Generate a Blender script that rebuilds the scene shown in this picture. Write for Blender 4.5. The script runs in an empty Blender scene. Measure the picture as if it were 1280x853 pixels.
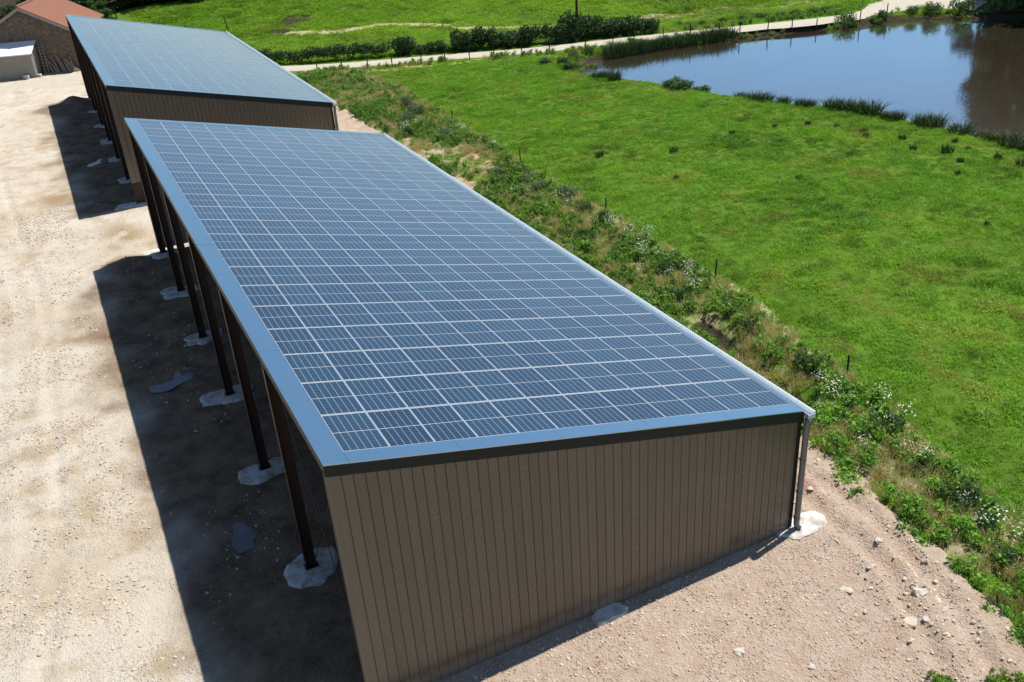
import bpy, math, random
import numpy as np
from mathutils import Vector, Matrix
R_ = math.radians
rng = np.random.default_rng(7)
random.seed(7)
scene = bpy.context.scene
COL = scene.collection

# ------------------------------------------------------------------ camera
cam_d = bpy.data.cameras.new('camera')
cam = bpy.data.objects.new('camera', cam_d)
COL.objects.link(cam)
CAM = Vector((-3.485, -16.287, 18.122))
CAM_EUL = (R_(61.6948), R_(3.6084), R_(-26.8241))
cam.location = CAM
cam.rotation_euler = CAM_EUL
cam_d.sensor_fit = 'HORIZONTAL'
cam_d.sensor_width = 36.0
cam_d.lens = 32.838
cam_d.clip_start = 0.1
cam_d.clip_end = 3000.0
scene.camera = cam

# ------------------------------------------------------------------ sky and sun
SUN_DIR = Vector((3.3, 0.62, 7.0)).normalized()          # towards the sun
SUN_EL = math.asin(SUN_DIR.z)
SUN_AZ = math.atan2(SUN_DIR.x, SUN_DIR.y)                # from +Y towards +X
world = bpy.data.worlds.new('World')
scene.world = world
world.use_nodes = True
wn = world.node_tree
wn.nodes.clear()
sky = wn.nodes.new('ShaderNodeTexSky')
sky.sky_type = 'NISHITA'
sky.sun_disc = False
sky.sun_elevation = SUN_EL
sky.sun_rotation = SUN_AZ
sky.altitude = 100
sky.air_density = 1.0
sky.dust_density = 0.2
sky.ozone_density = 4.0
bg = wn.nodes.new('ShaderNodeBackground')
bg.inputs['Strength'].default_value = 0.09
wo = wn.nodes.new('ShaderNodeOutputWorld')
wn.links.new(sky.outputs[0], bg.inputs['Color'])
wn.links.new(bg.outputs[0], wo.inputs['Surface'])

sun_d = bpy.data.lights.new('sun', 'SUN')
sun_d.energy = 5.0
sun_d.angle = R_(0.53)
sun_d.color = (1.0, 0.96, 0.89)
sun = bpy.data.objects.new('sun', sun_d)
COL.objects.link(sun)
sun.location = (40, 10, 80)
sun.rotation_euler = SUN_DIR.to_track_quat('Z', 'Y').to_euler()

scene.view_settings.view_transform = 'Standard'
scene.view_settings.look = 'None'
scene.view_settings.exposure = 0.30
scene.view_settings.gamma = 1.0
scene.render.engine = 'CYCLES'

# ------------------------------------------------------------------ helpers: objects
def tag(o, label=None, cat=None, group=None, kind=None):
    if label: o['label'] = label
    if cat: o['category'] = cat
    if group: o['group'] = group
    if kind: o['kind'] = kind
    return o

def empty(name, loc=(0, 0, 0), rz=0.0):
    o = bpy.data.objects.new(name, None)
    o.empty_display_size = 0.3
    o.location = loc
    o.rotation_euler = (0, 0, rz)
    COL.objects.link(o)
    return o

def link(name, me, parent=None, loc=(0, 0, 0)):
    o = bpy.data.objects.new(name, me)
    o.location = loc
    COL.objects.link(o)
    if parent: o.parent = parent
    return o

def copy_tree(o, parent=None):
    c = o.copy()
    COL.objects.link(c)
    if parent: c.parent = parent
    for ch in list(o.children):
        copy_tree(ch, c)
    return c

def np_mesh(name, V, F, mats=(), midx=None, smooth=False, uv=None, attrs=None):
    """V (n,3), F (m,k) of equal-sided faces."""
    V = np.asarray(V, np.float32); F = np.asarray(F, np.int32)
    me = bpy.data.meshes.new(name)
    n, (m, k) = len(V), F.shape
    me.vertices.add(n); me.vertices.foreach_set('co', V.ravel())
    me.loops.add(m * k); me.loops.foreach_set('vertex_index', F.ravel())
    me.polygons.add(m)
    me.polygons.foreach_set('loop_start', np.arange(0, m * k, k, dtype=np.int32))
    if midx is not None:
        me.polygons.foreach_set('material_index', np.asarray(midx, np.int32))
    me.polygons.foreach_set('use_smooth', np.full(m, smooth))
    for mt in mats: me.materials.append(mt)
    if uv is not None:
        l = me.uv_layers.new(name='UVMap')
        l.data.foreach_set('uv', np.asarray(uv, np.float32).ravel())
    for an, av in (attrs or {}).items():
        av = np.asarray(av, np.float32)
        if av.ndim == 1:
            a = me.attributes.new(an, 'FLOAT', 'POINT'); a.data.foreach_set('value', av)
        else:
            a = me.attributes.new(an, 'FLOAT_COLOR', 'POINT'); a.data.foreach_set('color', av.ravel())
    me.update(calc_edges=True)
    return me

class MB:
    """collects boxes, tubes and prisms for ONE mesh"""
    def __init__(s): s.v = []; s.f = []; s.mi = []
    def add(s, vs, fs, mi=0):
        b = len(s.v); s.v += [tuple(v) for v in vs]
        for f in fs: s.f.append(tuple(b + i for i in f)); s.mi.append(mi)
    def box(s, x0, x1, y0, y1, z0, z1, mi=0):
        s.add([(x0,y0,z0),(x1,y0,z0),(x1,y1,z0),(x0,y1,z0),(x0,y0,z1),(x1,y0,z1),(x1,y1,z1),(x0,y1,z1)],
              [(0,3,2,1),(4,5,6,7),(0,1,5,4),(1,2,6,5),(2,3,7,6),(3,0,4,7)], mi)
    def hexa(s, p8, mi=0):
        s.add(p8, [(0,3,2,1),(4,5,6,7),(0,1,5,4),(1,2,6,5),(2,3,7,6),(3,0,4,7)], mi)
    def tube(s, pts, radii, n=8, mi=0, cap=True):
        pts = [Vector(p) for p in pts]
        if not hasattr(radii, '__len__'): radii = [radii] * len(pts)
        b = len(s.v)
        for i, p in enumerate(pts):
            d = (pts[min(i+1, len(pts)-1)] - pts[max(i-1, 0)]).normalized()
            a = d.orthogonal().normalized(); c = d.cross(a)
            if i and False: pass
            for k in range(n):
                t = 2*math.pi*k/n
                s.v.append(tuple(p + (a*math.cos(t) + c*math.sin(t))*radii[i]))
        for i in range(len(pts)-1):
            for k in range(n):
                k2 = (k+1) % n
                s.f.append((b+i*n+k, b+i*n+k2, b+(i+1)*n+k2, b+(i+1)*n+k)); s.mi.append(mi)
        if cap:
            s.f.append(tuple(b+k for k in range(n))[::-1]); s.mi.append(mi)
            e = b+(len(pts)-1)*n
            s.f.append(tuple(e+k for k in range(n))); s.mi.append(mi)
    def mesh(s, name, mats, smooth=False):
        me = bpy.data.meshes.new(name)
        me.from_pydata(s.v, [], s.f)
        for m in (mats if isinstance(mats, (list, tuple)) else [mats]): me.materials.append(m)
        me.polygons.foreach_set('material_index', np.array(s.mi, np.int32))
        if smooth: me.polygons.foreach_set('use_smooth', np.full(len(s.f), True))
        me.update()
        return me
    def build(s, name, mats, parent=None, smooth=False, loc=(0, 0, 0)):
        return link(name, s.mesh(name, mats, smooth), parent, loc)

# numpy value noise ------------------------------------------------------------
_perm = np.random.default_rng(3).random((256, 256)).astype(np.float32)
def vnoise(x, y, f=1.0, ox=0):
    x = np.asarray(x)*f + ox*17.3 + 1000; y = np.asarray(y)*f + ox*9.7 + 1000
    xi = np.floor(x).astype(int); yi = np.floor(y).astype(int)
    fx = x-xi; fy = y-yi
    fx = fx*fx*(3-2*fx); fy = fy*fy*(3-2*fy)
    g = lambda a, b: _perm[a % 256, b % 256]
    return (g(xi, yi)*(1-fx)+g(xi+1, yi)*fx)*(1-fy)+(g(xi, yi+1)*(1-fx)+g(xi+1, yi+1)*fx)*fy
def fbm(x, y, f=1.0, o=4, ox=0):
    r = 0; a = .5; t = 0
    for i in range(o):
        r = r + a*vnoise(x, y, f*2**i, ox+i*3); t += a; a *= .5
    return r/t
def sstep(a, b, x):
    t = np.clip((np.asarray(x, float)-a)/(b-a), 0, 1)
    return t*t*(3-2*t)

# frustum test used only to skip plants far outside what the photo (and steps to its side) can see
_Rm = np.array(cam.rotation_euler.to_matrix())
def in_view(P, m=0.22):
    d = (np.asarray(P) - np.array(CAM)) @ _Rm
    w = -d[:, 2]
    u = d[:, 0]/w*32.838/36; v = d[:, 1]/w*32.838/36
    return (w > 0) & (np.abs(u) < .5+m*.5) & (np.abs(v) < .333+m*.4)

# ------------------------------------------------------------------ helpers: materials
class NT:
    def __init__(s, name):
        s.m = bpy.data.materials.new(name); s.m.use_nodes = True
        s.t = s.m.node_tree; s.t.nodes.clear()
        s.out = s.n('ShaderNodeOutputMaterial')
    def n(s, typ, **kw):
        nd = s.t.nodes.new(typ)
        for k, v in kw.items(): setattr(nd, k, v)
        return nd
    def l(s, a, b): s.t.links.new(a, b)
    def pos(s):
        return s.n('ShaderNodeNewGeometry').outputs['Position']
    def obj(s):
        return s.n('ShaderNodeTexCoord').outputs['Object']
    def noise(s, vec, scale, detail=4, rough=.55, dist=0.0):
        nd = s.n('ShaderNodeTexNoise'); nd.inputs['Scale'].default_value = scale
        nd.inputs['Detail'].default_value = detail; nd.inputs['Roughness'].default_value = rough
        nd.inputs['Distortion'].default_value = dist
        s.l(vec, nd.inputs['Vector']); return nd.outputs['Fac']
    def voro(s, vec, scale, feature='F1', out='Distance'):
        nd = s.n('ShaderNodeTexVoronoi', feature=feature); nd.inputs['Scale'].default_value = scale
        s.l(vec, nd.inputs['Vector']); return nd.outputs[out]
    def ramp(s, fac, stops, interp='LINEAR'):
        nd = s.n('ShaderNodeValToRGB'); nd.color_ramp.interpolation = interp
        e = nd.color_ramp.elements
        while len(e) < len(stops): e.new(0.5)
        for i, (p, c) in enumerate(stops):
            e[i].position = p
            e[i].color = (c, c, c, 1) if not hasattr(c, '__len__') else (*c, 1)
        s.l(fac, nd.inputs['Fac']); return nd.outputs['Color']
    def mix(s, fac, a, b, mode='MIX'):
        nd = s.n('ShaderNodeMix', data_type='RGBA', blend_type=mode)
        for sock, val in ((nd.inputs[0], fac), (nd.inputs[6], a), (nd.inputs[7], b)):
            if hasattr(val, 'is_linked'): s.l(val, sock)
            elif hasattr(val, '__len__'): sock.default_value = (*val, 1)
            else: sock.default_value = val
        return nd.outputs[2]
    def math(s, op, a, b=None, c=None, clamp=False):
        nd = s.n('ShaderNodeMath', operation=op, use_clamp=clamp)
        for i, v in enumerate((a, b, c)):
            if v is None: continue
            if hasattr(v, 'is_linked'): s.l(v, nd.inputs[i])
            else: nd.inputs[i].default_value = v
        return nd.outputs[0]
    def attr(s, name, typ='GEOMETRY'):
        return s.n('ShaderNodeAttribute', attribute_name=name, attribute_type=typ)
    def sep(s, col):
        nd = s.n('ShaderNodeSeparateColor'); s.l(col, nd.inputs[0]); return nd.outputs
    def bump(s, h, strength, dist):
        nd = s.n('ShaderNodeBump'); nd.inputs['Strength'].default_value = strength
        (s.l(dist, nd.inputs['Distance']) if hasattr(dist, 'is_linked') else setattr(nd.inputs['Distance'], 'default_value', dist))
        s.l(h, nd.inputs['Height']); return nd.outputs['Normal']
    def bsdf(s, color, rough=.8, metal=0., spec=.5, normal=None, coat=0., coat_r=.05):
        b = s.n('ShaderNodeBsdfPrincipled')
        for nm, v in (('Base Color', color), ('Roughness', rough), ('Metallic', metal), ('Specular IOR Level', spec),
                      ('Coat Weight', coat), ('Coat Roughness', coat_r)):
            if hasattr(v, 'is_linked'): s.l(v, b.inputs[nm])
            elif hasattr(v, '__len__'): b.inputs[nm].default_value = (*v, 1)
            else: b.inputs[nm].default_value = v
        if normal is not None: s.l(normal, b.inputs['Normal'])
        s.b = b
        return b
    def done(s, sh=None):
        s.l((sh or s.b).outputs[0], s.out.inputs['Surface']); return s.m

def simple(name, col, rough=.7, metal=0., spec=.5, var=.12, scale=6., coat=0.):
    k = NT(name)
    nz = k.noise(k.obj(), scale, 5)
    c = k.mix(nz, tuple(x*(1-var) for x in col), tuple(x*(1+var) for x in col))
    k.bsdf(c, rough, metal, spec, coat=coat)
    return k.done()

# ---- ground materials
def mat_yard():
    k = NT('yard_gravel'); p = k.pos()
    big = k.noise(p, .16, 5, .6)
    mid = k.noise(p, .9, 5, .65)
    fine = k.noise(p, 14, 4, .7)
    c = k.mix(k.ramp(big, [(.36, 0), (.64, 1)]), (.56, .475, .365), (.66, .595, .50))
    c = k.mix(k.math('MULTIPLY', k.ramp(k.math('ADD', k.math('MULTIPLY', mid, .6), k.math('MULTIPLY', k.noise(p, .22, 4, .6), .4)), [(.50, 0), (.62, 1)]), .75), c, (.42, .32, .20))
    # pale stone chips
    v = k.n('ShaderNodeTexVoronoi'); v.inputs['Scale'].default_value = 13; k.l(p, v.inputs['Vector'])
    sc = k.sep(v.outputs['Color'])
    chip = k.math('MULTIPLY', k.ramp(v.outputs['Distance'], [(.22, 1), (.42, 0)]), k.ramp(sc[0], [(.45, 0), (.55, 1)]))
    chip = k.math('MULTIPLY', chip, k.ramp(k.noise(p, .5, 3), [(.45, .1), (.6, 1)]))
    c = k.mix(chip, c, k.mix(sc[1], (.42, .36, .28), (.74, .69, .62)))
    gr = k.math('MULTIPLY', k.ramp(k.noise(p, 24, 3, .75), [(.50, 0), (.62, 1)]), k.ramp(k.noise(p, .7, 4, .6), [(.42, .08), (.64, .6)]))
    c = k.mix(gr, c, (.22, .165, .10))
    dk = k.math('MULTIPLY', k.ramp(k.noise(p, 5.5, 5, .75), [(.60, 0), (.70, 1)]), k.ramp(k.noise(p, .35, 3), [(.45, 0), (.62, 1)]))
    c = k.mix(k.math('MULTIPLY', dk, .6), c, (.17, .125, .06))
    m = k.sep(k.attr('mask').outputs['Color'])
    red = k.mix(k.ramp(k.noise(p, 1.3, 5, .6), [(.35, 0), (.65, 1)]), (.58, .43, .315), (.66, .53, .415))
    red = k.mix(k.math('MULTIPLY', chip, .85), red, k.mix(sc[1], (.40, .31, .22), (.72, .63, .54)))
    red = k.mix(k.math('MULTIPLY', k.ramp(k.noise(p, 22, 3, .7), [(.54, 0), (.66, 1)]), .35), red, (.28, .19, .12))
    red = k.mix(k.math('MULTIPLY', k.ramp(k.noise(p, 4., 5, .7), [(.56, 0), (.68, 1)]), .5), red, (.26, .17, .10))
    c = k.mix(m[0], c, red)
    damp_shade = k.mix(k.ramp(k.noise(p, .8, 6, .7), [(.35, 0), (.66, 1)]), (.085, .050, .027), (.32, .205, .12))  # brown of damp soil, darkened to carry the shade under the eaves too
    damp_shade = k.mix(k.math('MULTIPLY', chip, .2), damp_shade, (.26, .20, .15))
    c = k.mix(m[1], c, damp_shade)
    c = k.mix(m[2], c, k.mix(m[0], (.33, .22, .105), (.43, .20, .13)))
    h = k.math('ADD', k.math('MULTIPLY', fine, .5), k.math('MULTIPLY', chip, .6))
    h = k.math('ADD', h, k.math('MULTIPLY', k.noise(p, 3.5, 6, .72), 1.5))
    k.bsdf(c, .95, 0, .15, k.bump(h, .9, k.math('ADD', .08, k.math('MULTIPLY', m[0], .07))))
    return k.done()

def mat_field():
    k = NT('field_ground'); p = k.pos()
    a = k.noise(p, .12, 5, .6); b = k.noise(p, .9, 6, .7); f = k.noise(p, 9, 5, .75)
    c = k.mix(k.ramp(a, [(.35, 0), (.65, 1)]), (.080, .165, .012), (.130, .230, .020))
    c = k.mix(k.ramp(b, [(.40, 0), (.70, .5)]), c, (.045, .105, .010))
    c = k.mix(k.math('MULTIPLY', k.ramp(k.noise(p, 2.4, 5, .7), [(.55, 0), (.75, 1)]), .35), c, (.19, .25, .07))
    c = k.mix(k.ramp(f, [(.35, .45), (.6, 0)]), c, (.028, .065, .007))
    m = k.sep(k.attr('mask').outputs['Color'])
    soil = k.mix(k.ramp(k.noise(p, 1.8, 6, .7), [(.35, 0), (.65, 1)]), (.26, .19, .115), (.48, .38, .26))
    dry = k.mix(k.noise(p, 5, 4, .7), (.30, .25, .12), (.46, .40, .24))
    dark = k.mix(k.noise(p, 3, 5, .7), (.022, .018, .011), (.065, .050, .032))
    edge = k.noise(p, 1.1, 6, .7)
    def msk(ch): return k.ramp(k.math('ADD', k.math('MULTIPLY', ch, 1.5), k.math('SUBTRACT', edge, 1.0)), [(.10, 0), (.32, 1)])
    c = k.mix(msk(m[1]), c, dry)
    c = k.mix(msk(m[0]), c, soil)
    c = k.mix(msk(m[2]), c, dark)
    h = k.math('ADD', k.math('MULTIPLY', b, 1.0), k.math('MULTIPLY', f, .35))
    k.bsdf(c, .95, 0, .1, k.bump(h, .7, .18))
    return k.done()

def mat_road():
    k = NT('road_gravel'); p = k.pos()
    c = k.mix(k.noise(p, 1.2, 5, .65), (.40, .36, .29), (.54, .49, .40))
    c = k.mix(k.math('MULTIPLY', k.ramp(k.noise(p, 7, 4, .7), [(.5, 0), (.7, 1)]), .4), c, (.30, .26, .19))
    k.bsdf(c, .95, 0, .15, k.bump(k.noise(p, 12, 4), .4, .04))
    return k.done()

def mat_water():
    k = NT('pond_water'); p = k.pos()
    n1 = k.noise(p, 2.2, 3, .5); n2 = k.noise(p, .25, 3, .5)
    rip = k.math('MULTIPLY', k.noise(p, 5.0, 2, .5), k.ramp(n2, [(.42, .1), (.62, 1)]))
    c = k.mix(n2, (.070, .046, .022), (.092, .060, .030))
    nrm = k.bump(k.math('ADD', n1, k.math('MULTIPLY', rip, 2.0)), .11, .03)
    k.bsdf(c, .3, 0, .3)
    gl = k.n('ShaderNodeBsdfGlossy'); gl.inputs['Roughness'].default_value = .05; gl.inputs['Color'].default_value = (.82, .97, 1, 1)
    k.l(nrm, gl.inputs['Normal'])
    lw = k.n('ShaderNodeLayerWeight'); lw.inputs['Blend'].default_value = .5; k.l(nrm, lw.inputs['Normal'])
    fac = k.ramp(lw.outputs['Facing'], [(.0, .03), (.45, .14), (.68, .50), (.80, .78), (1, 1)])
    ms = k.n('ShaderNodeMixShader'); k.l(fac, ms.inputs[0]); k.l(k.b.outputs[0], ms.inputs[1]); k.l(gl.outputs[0], ms.inputs[2])
    return k.done(ms)

# ---- shed materials
def mat_glass():
    k = NT('solar_glass')
    uv = k.n('ShaderNodeUVMap', uv_map='UVMap').outputs[0]
    s = k.n('ShaderNodeSeparateXYZ'); k.l(uv, s.inputs[0])
    def line(co, n, w):           # distance to nearest of n equally spaced lines, in fractions of the side
        f = k.math('FRACT', k.math('MULTIPLY', co, float(n)))
        d = k.math('MINIMUM', f, k.math('SUBTRACT', 1.0, f))
        return k.math('LESS_THAN', d, w*n)
    cols = line(s.outputs[0], 6, .0060)
    rows = line(s.outputs[1], 20, .0016)
    mid = k.math('LESS_THAN', k.math('ABSOLUTE', k.math('SUBTRACT', s.outputs[1], .5)), .0062)
    bus = line(s.outputs[0], 30, .0007)
    oi = k.n('ShaderNodeObjectInfo').outputs['Random']
    cell = k.mix(oi, (.004, .017, .034), (.011, .036, .062))
    cell = k.mix(k.math('MULTIPLY', k.noise(k.obj(), 1.4, 2), .5), cell, (.009, .042, .098))
    c = k.mix(k.math('MULTIPLY', bus, .12), cell, (.30, .33, .36))
    c = k.mix(k.math('MULTIPLY', rows, .42), c, (.34, .40, .45))
    c = k.mix(k.math('MULTIPLY', cols, .5), c, (.44, .52, .57))
    c = k.mix(k.math('MULTIPLY', mid, .75), c, (.52, .56, .60))
    dust = k.noise(k.pos(), .7, 5, .6)
    k.bsdf(c, k.mix(dust, (.06,)*3, (.13,)*3), 0, .25, coat=.75, coat_r=.05)
    k.b.inputs['IOR'].default_value = 1.5
    return k.done()

def mat_clad(name, a, b, rough=.42):
    k = NT(name); p = k.obj()
    mp = k.n('ShaderNodeMapping'); mp.inputs['Scale'].default_value = (9, 9, .35); k.l(p, mp.inputs[0])
    st = k.noise(mp.outputs[0], 1.0, 4, .6)
    c = k.mix(st, a, b)
    oi = k.n('ShaderNodeObjectInfo').outputs['Random']
    c = k.mix(1.0, c, k.mix(oi, (.90, .90, .91), (1.10, 1.09, 1.07)), 'MULTIPLY')
    sz = k.n('ShaderNodeSeparateXYZ'); k.l(p, sz.inputs[0])
    mud = k.math('MULTIPLY', k.ramp(k.math('ADD', sz.outputs[2], k.math('MULTIPLY', k.noise(p, 3.5, 5, .7), -.55)), [(.0, 1), (.22, 0)]), .45)
    c = k.mix(mud, c, (.30, .235, .165))
    # dust splashed up from the yard, a wear that stays put
    k.bsdf(c, k.mix(k.noise(p, 2, 4), (rough-.04,)*3, (rough+.06,)*3), .0, .7)
    return k.done()

def mat_concrete(name='concrete', a=(.52, .50, .46), b=(.68, .66, .61)):
    k = NT(name); p = k.pos()
    c = k.mix(k.noise(p, 3, 6, .7), a, b)
    c = k.mix(k.math('MULTIPLY', k.ramp(k.noise(p, 2.2, 5, .7), [(.46, 0), (.62, 1)]), .8), c, (.30, .235, .165))
    k.bsdf(c, .9, 0, .2, k.bump(k.noise(p, 20, 5), .4, .02))
    return k.done()

def mat_leaf(name, dark, mid, light, trans=.25, inst=True):
    """foliage: per-leaf tint 'lt' plus per-clump tint from the instancer or object"""
    k = NT(name)
    lt = k.attr('lt').outputs['Fac']
    c = k.ramp(lt, [(0, dark), (.5, mid), (1, light)])
    if inst:
        t = k.attr('tint', 'INSTANCER').outputs['Color']
        c = k.mix(1.0, c, t, 'MULTIPLY')
    else:
        o = k.n('ShaderNodeObjectInfo').outputs['Random']
        c = k.mix(1.0, c, k.mix(o, (.82, .85, .8), (1.18, 1.12, 1.1)), 'MULTIPLY')
    k.bsdf(c, .6, 0, .25)
    tr = k.n('ShaderNodeBsdfTranslucent')
    k.l(k.mix(1.0, c, (1.1, 1.25, .6), 'MULTIPLY'), tr.inputs[0])
    ms = k.n('ShaderNodeMixShader'); ms.inputs[0].default_value = trans
    k.l(k.b.outputs[0], ms.inputs[1]); k.l(tr.outputs[0], ms.inputs[2])
    return k.done(ms)

M = {}
M['yard'] = mat_yard(); M['field'] = mat_field(); M['road'] = mat_road(); M['water'] = mat_water()
M['glass'] = mat_glass()
M['alu'] = simple('aluminium_frame', (.60, .64, .67), .36, .6, .5, .05)
M['flash'] = simple('blue_grey_metal_flashing', (.37, .57, .67), .20, .92, .6, .05, 1.5)
M['fascia'] = simple('black_fascia', (.014, .016, .019), .5, .0, .25, .15)
M['clad'] = mat_clad('brown_cladding', (.098, .078, .055), (.124, .099, .072), .25)
M['clad_in'] = simple('cladding_back', (.22, .205, .19), .6)
M['steel'] = simple('red_brown_steel', (.030, .014, .012), .5, .0, .4, .25)
M['deck'] = simple('roof_deck', (.05, .045, .04), .7)
M['rail'] = simple('mounting_rail', (.52, .56, .58), .4, .6)
M['conc'] = mat_concrete()
M['pipe'] = simple('zinc_pipe', (.17, .175, .18), .4, .35, .5, .08)
M['gutter'] = simple('zinc_gutter', (.72, .77, .80), .32, .5, .6, .05)
M['cap'] = simple('white_gutter_end', (.70, .73, .75), .4, .2)
M['stone'] = None
def mat_stone():
    k = NT('pale_stone')
    o = k.n('ShaderNodeObjectInfo').outputs['Random']
    t = k.attr('tint', 'INSTANCER').outputs['Color']
    c = k.mix(k.noise(k.obj(), 9, 4), (.42, .36, .29), (.58, .52, .44))
    c = k.mix(1.0, c, t, 'MULTIPLY')
    k.bsdf(c, .9, 0, .2); return k.done()
M['stone'] = mat_stone()
M['rock'] = simple('limestone_rock', (.52, .46, .38), .9, 0, .2, .25, 5)
M['wood'] = simple('weathered_wood', (.17, .14, .11), .85, 0, .2, .3, 8)
M['darkwood'] = simple('dark_post_wood', (.045, .036, .03), .85, 0, .2, .3, 8)
M['log'] = simple('grey_bark', (.24, .205, .175), .9, 0, .2, .4, 6)
M['bark'] = simple('tree_bark', (.09, .07, .05), .9, 0, .2, .3, 5)
M['grass'] = mat_leaf('grass_blades', (.130, .255, .017), (.230, .400, .030), (.350, .510, .080), .40)
M['weed'] = mat_leaf('weed_leaves', (.075, .155, .026), (.165, .290, .055), (.310, .430, .140), .38)
M['dry'] = mat_leaf('dry_grass', (.32, .26, .13), (.54, .46, .27), (.68, .61, .42), .35)
M['petal'] = mat_leaf('white_petals', (.40, .44, .32), (.55, .58, .47), (.72, .74, .66), .2)
M['bushleaf'] = mat_leaf('bush_leaves', (.045, .085, .030), (.085, .150, .052), (.16, .24, .095), .3, False)
M['greyleaf'] = mat_leaf('grey_thistle_leaves', (.10, .145, .095), (.17, .235, .15), (.30, .37, .26), .3, False)
M['hedgeleaf'] = mat_leaf('hedge_leaves', (.020, .046, .014), (.040, .086, .026), (.085, .150, .05), .2, False)
M['treeleaf'] = mat_leaf('tree_leaves', (.012, .030, .008), (.026, .055, .014), (.052, .095, .022), .15, False)
M['lightleaf'] = mat_leaf('light_tree_leaves', (.030, .075, .012), (.060, .130, .022), (.11, .20, .04), .2, False)
M['rush'] = mat_leaf('rush_blades', (.022, .048, .014), (.048, .090, .026), (.11, .14, .05), .15, False)
M['petal_o'] = mat_leaf('white_flower_heads', (.60, .62, .55), (.72, .74, .68), (.82, .83, .80), .2, False)
M['dry_o'] = mat_leaf('dry_grass_clump', (.20, .155, .075), (.36, .30, .16), (.52, .45, .28), .25, False)

# ------------------------------------------------------------------ terrain
POND = np.array([(38.6,57.2),(38.7,54.1),(38.9,52.5),(40.3,50.5),(41.5,46.5),(42.6,41.8),(44,37.8),(46.2,33.5),(47.5,28.9),
    (48.1,25.4),(48.2,21.8),(48,19.4),(47.6,10),(51,0),(62,-8),(85,-5),(99,8),(101,28),(94,40),(86.5,45.6),(80.3,49.2),(76.4,53.0),
    (72.3,54.3),(68.8,55.6),(64.8,56.8),(60.2,58.0),(56.3,58.9),(51.5,59.3),(45.3,59.7),(42.0,60.0)])
ROAD = np.array([(-40,89.0),(-20,88),(-6,87.0),(1,86.0),(7,83.2),(12.5,79),(20,73.9),(25,71.7),(30,69.9),(36.9,66.7),(41.5,65.2),(47,64.0),(53.3,62.2),(58,60.8),
    (65,58.6),(69.6,57.4),(74.5,57.2),(81,59.4),(90,64),(110,72)])
def poly_sd(px, py, poly):
    """signed distance, negative inside"""
    n = len(poly); d = np.full(px.shape, 1e9); ins = np.zeros(px.shape, bool)
    for i in range(n):
        a = poly[i]; b = poly[(i+1) % n]; e = b-a
        t = np.clip(((px-a[0])*e[0]+(py-a[1])*e[1])/(e@e), 0, 1)
        d = np.minimum(d, np.hypot(px-a[0]-t*e[0], py-a[1]-t*e[1]))
        c = ((a[1] > py) != (b[1] > py)) & (px < (b[0]-a[0])*(py-a[1])/(b[1]-a[1]+1e-12)+a[0])
        ins ^= c
    return np.where(ins, -d, d)
def line_d(px, py, pl):
    d = np.full(np.shape(px), 1e9)
    pl = np.asarray(pl, float)
    for a, b in zip(pl[:-1], pl[1:]):
        e = b-a
        t = np.clip(((px-a[0])*e[0]+(py-a[1])*e[1])/(e@e), 0, 1)
        d = np.minimum(d, np.hypot(px-a[0]-t*e[0], py-a[1]-t*e[1]))
    return d
YR_Y = np.array([-40,-12,-8.5,-7.5,-6.1,-4.5,-2.9,-1.5,1,3,6,10,20,33,45,55,66,74,80,95])
YR_X = np.array([9,12.4,13.2,13.8,14.6,15.2,15.55,15.7,15.9,15.9,15.3,14.6,14.6,16.0,17.2,17.2,17.0,16.6,13,7])
def yard_in(x, y):
    """distance inside the yard's right-hand edge (positive inside)"""
    w = (fbm(x, y, .8, 3, 5)-.5)*1.0
    return np.interp(y, YR_Y, YR_X)-x+w
def hill(x, y):
    d = (x-20)*.227+(y-72.5)*.974
    st = 11+20*sstep(16, -6, x)
    s = np.clip(d-st, 0, None)
    h = .095*np.where(s < 12, s*s/24, s-6)
    return np.where(h < 2.2, h, 2.2+1.6*(1-np.exp(-(h-2.2)/1.6)))
def height(x, y):
    x = np.asarray(x, float); y = np.asarray(y, float)
    z = hill(x, y)
    z = z+(fbm(x, y, .35, 4, 2)-.5)*.16+(fbm(x, y, 1.4, 3, 8)-.5)*.10
    rd = line_d(x, y, ROAD)
    z = z*sstep(1.2, 3.5, rd)+hill(x, y)*(1-sstep(1.2, 3.5, rd))
    sd = poly_sd(x, y, POND)+(fbm(x, y, .7, 3, 4)-.5)*.5
    bank = np.interp(sd, [-3, -1, 0, .45, 1.25], [-1.8, -1.2, -.62, -.38, 0])
    z = np.where(sd < 1.25, bank+z*np.clip(sd/1.25, 0, 1), z)
    yi = yard_in(x, y)
    z = np.where((y < 96) & (y > -40), z*(1-sstep(-.8, .2, yi))-.28*sstep(-.25, .6, yi), z)
    # ditch cut beside the shed
    dd = line_d(x, y, [(17.1, 4.0), (17.4, 6.0), (17.7, 7.5), (17.9, 9.8), (18.1, 11.4)])
    z = z-.45*sstep(.75, .1, dd)
    return z

def spaced(a, b, st): return list(np.arange(a, b, st))
gx = np.array([-400,-250,-160,-110,-80,-60,-45,-36]+spaced(-30, 12, 1.0)+spaced(12, 62, .45)+spaced(62, 110, .9)+[112,116,122,130,145,165,200,260,340,450])
gy = np.array([-200,-120,-80,-55,-40,-30,-24,-18]+spaced(-14, 70, .45)+spaced(70, 150, .9)+[152,157,164,175,190,215,250,310,400,600])
X, Y = np.meshgrid(gx, gy)
Z = height(X, Y)
fx, fy = X.ravel(), Y.ravel()
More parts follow.
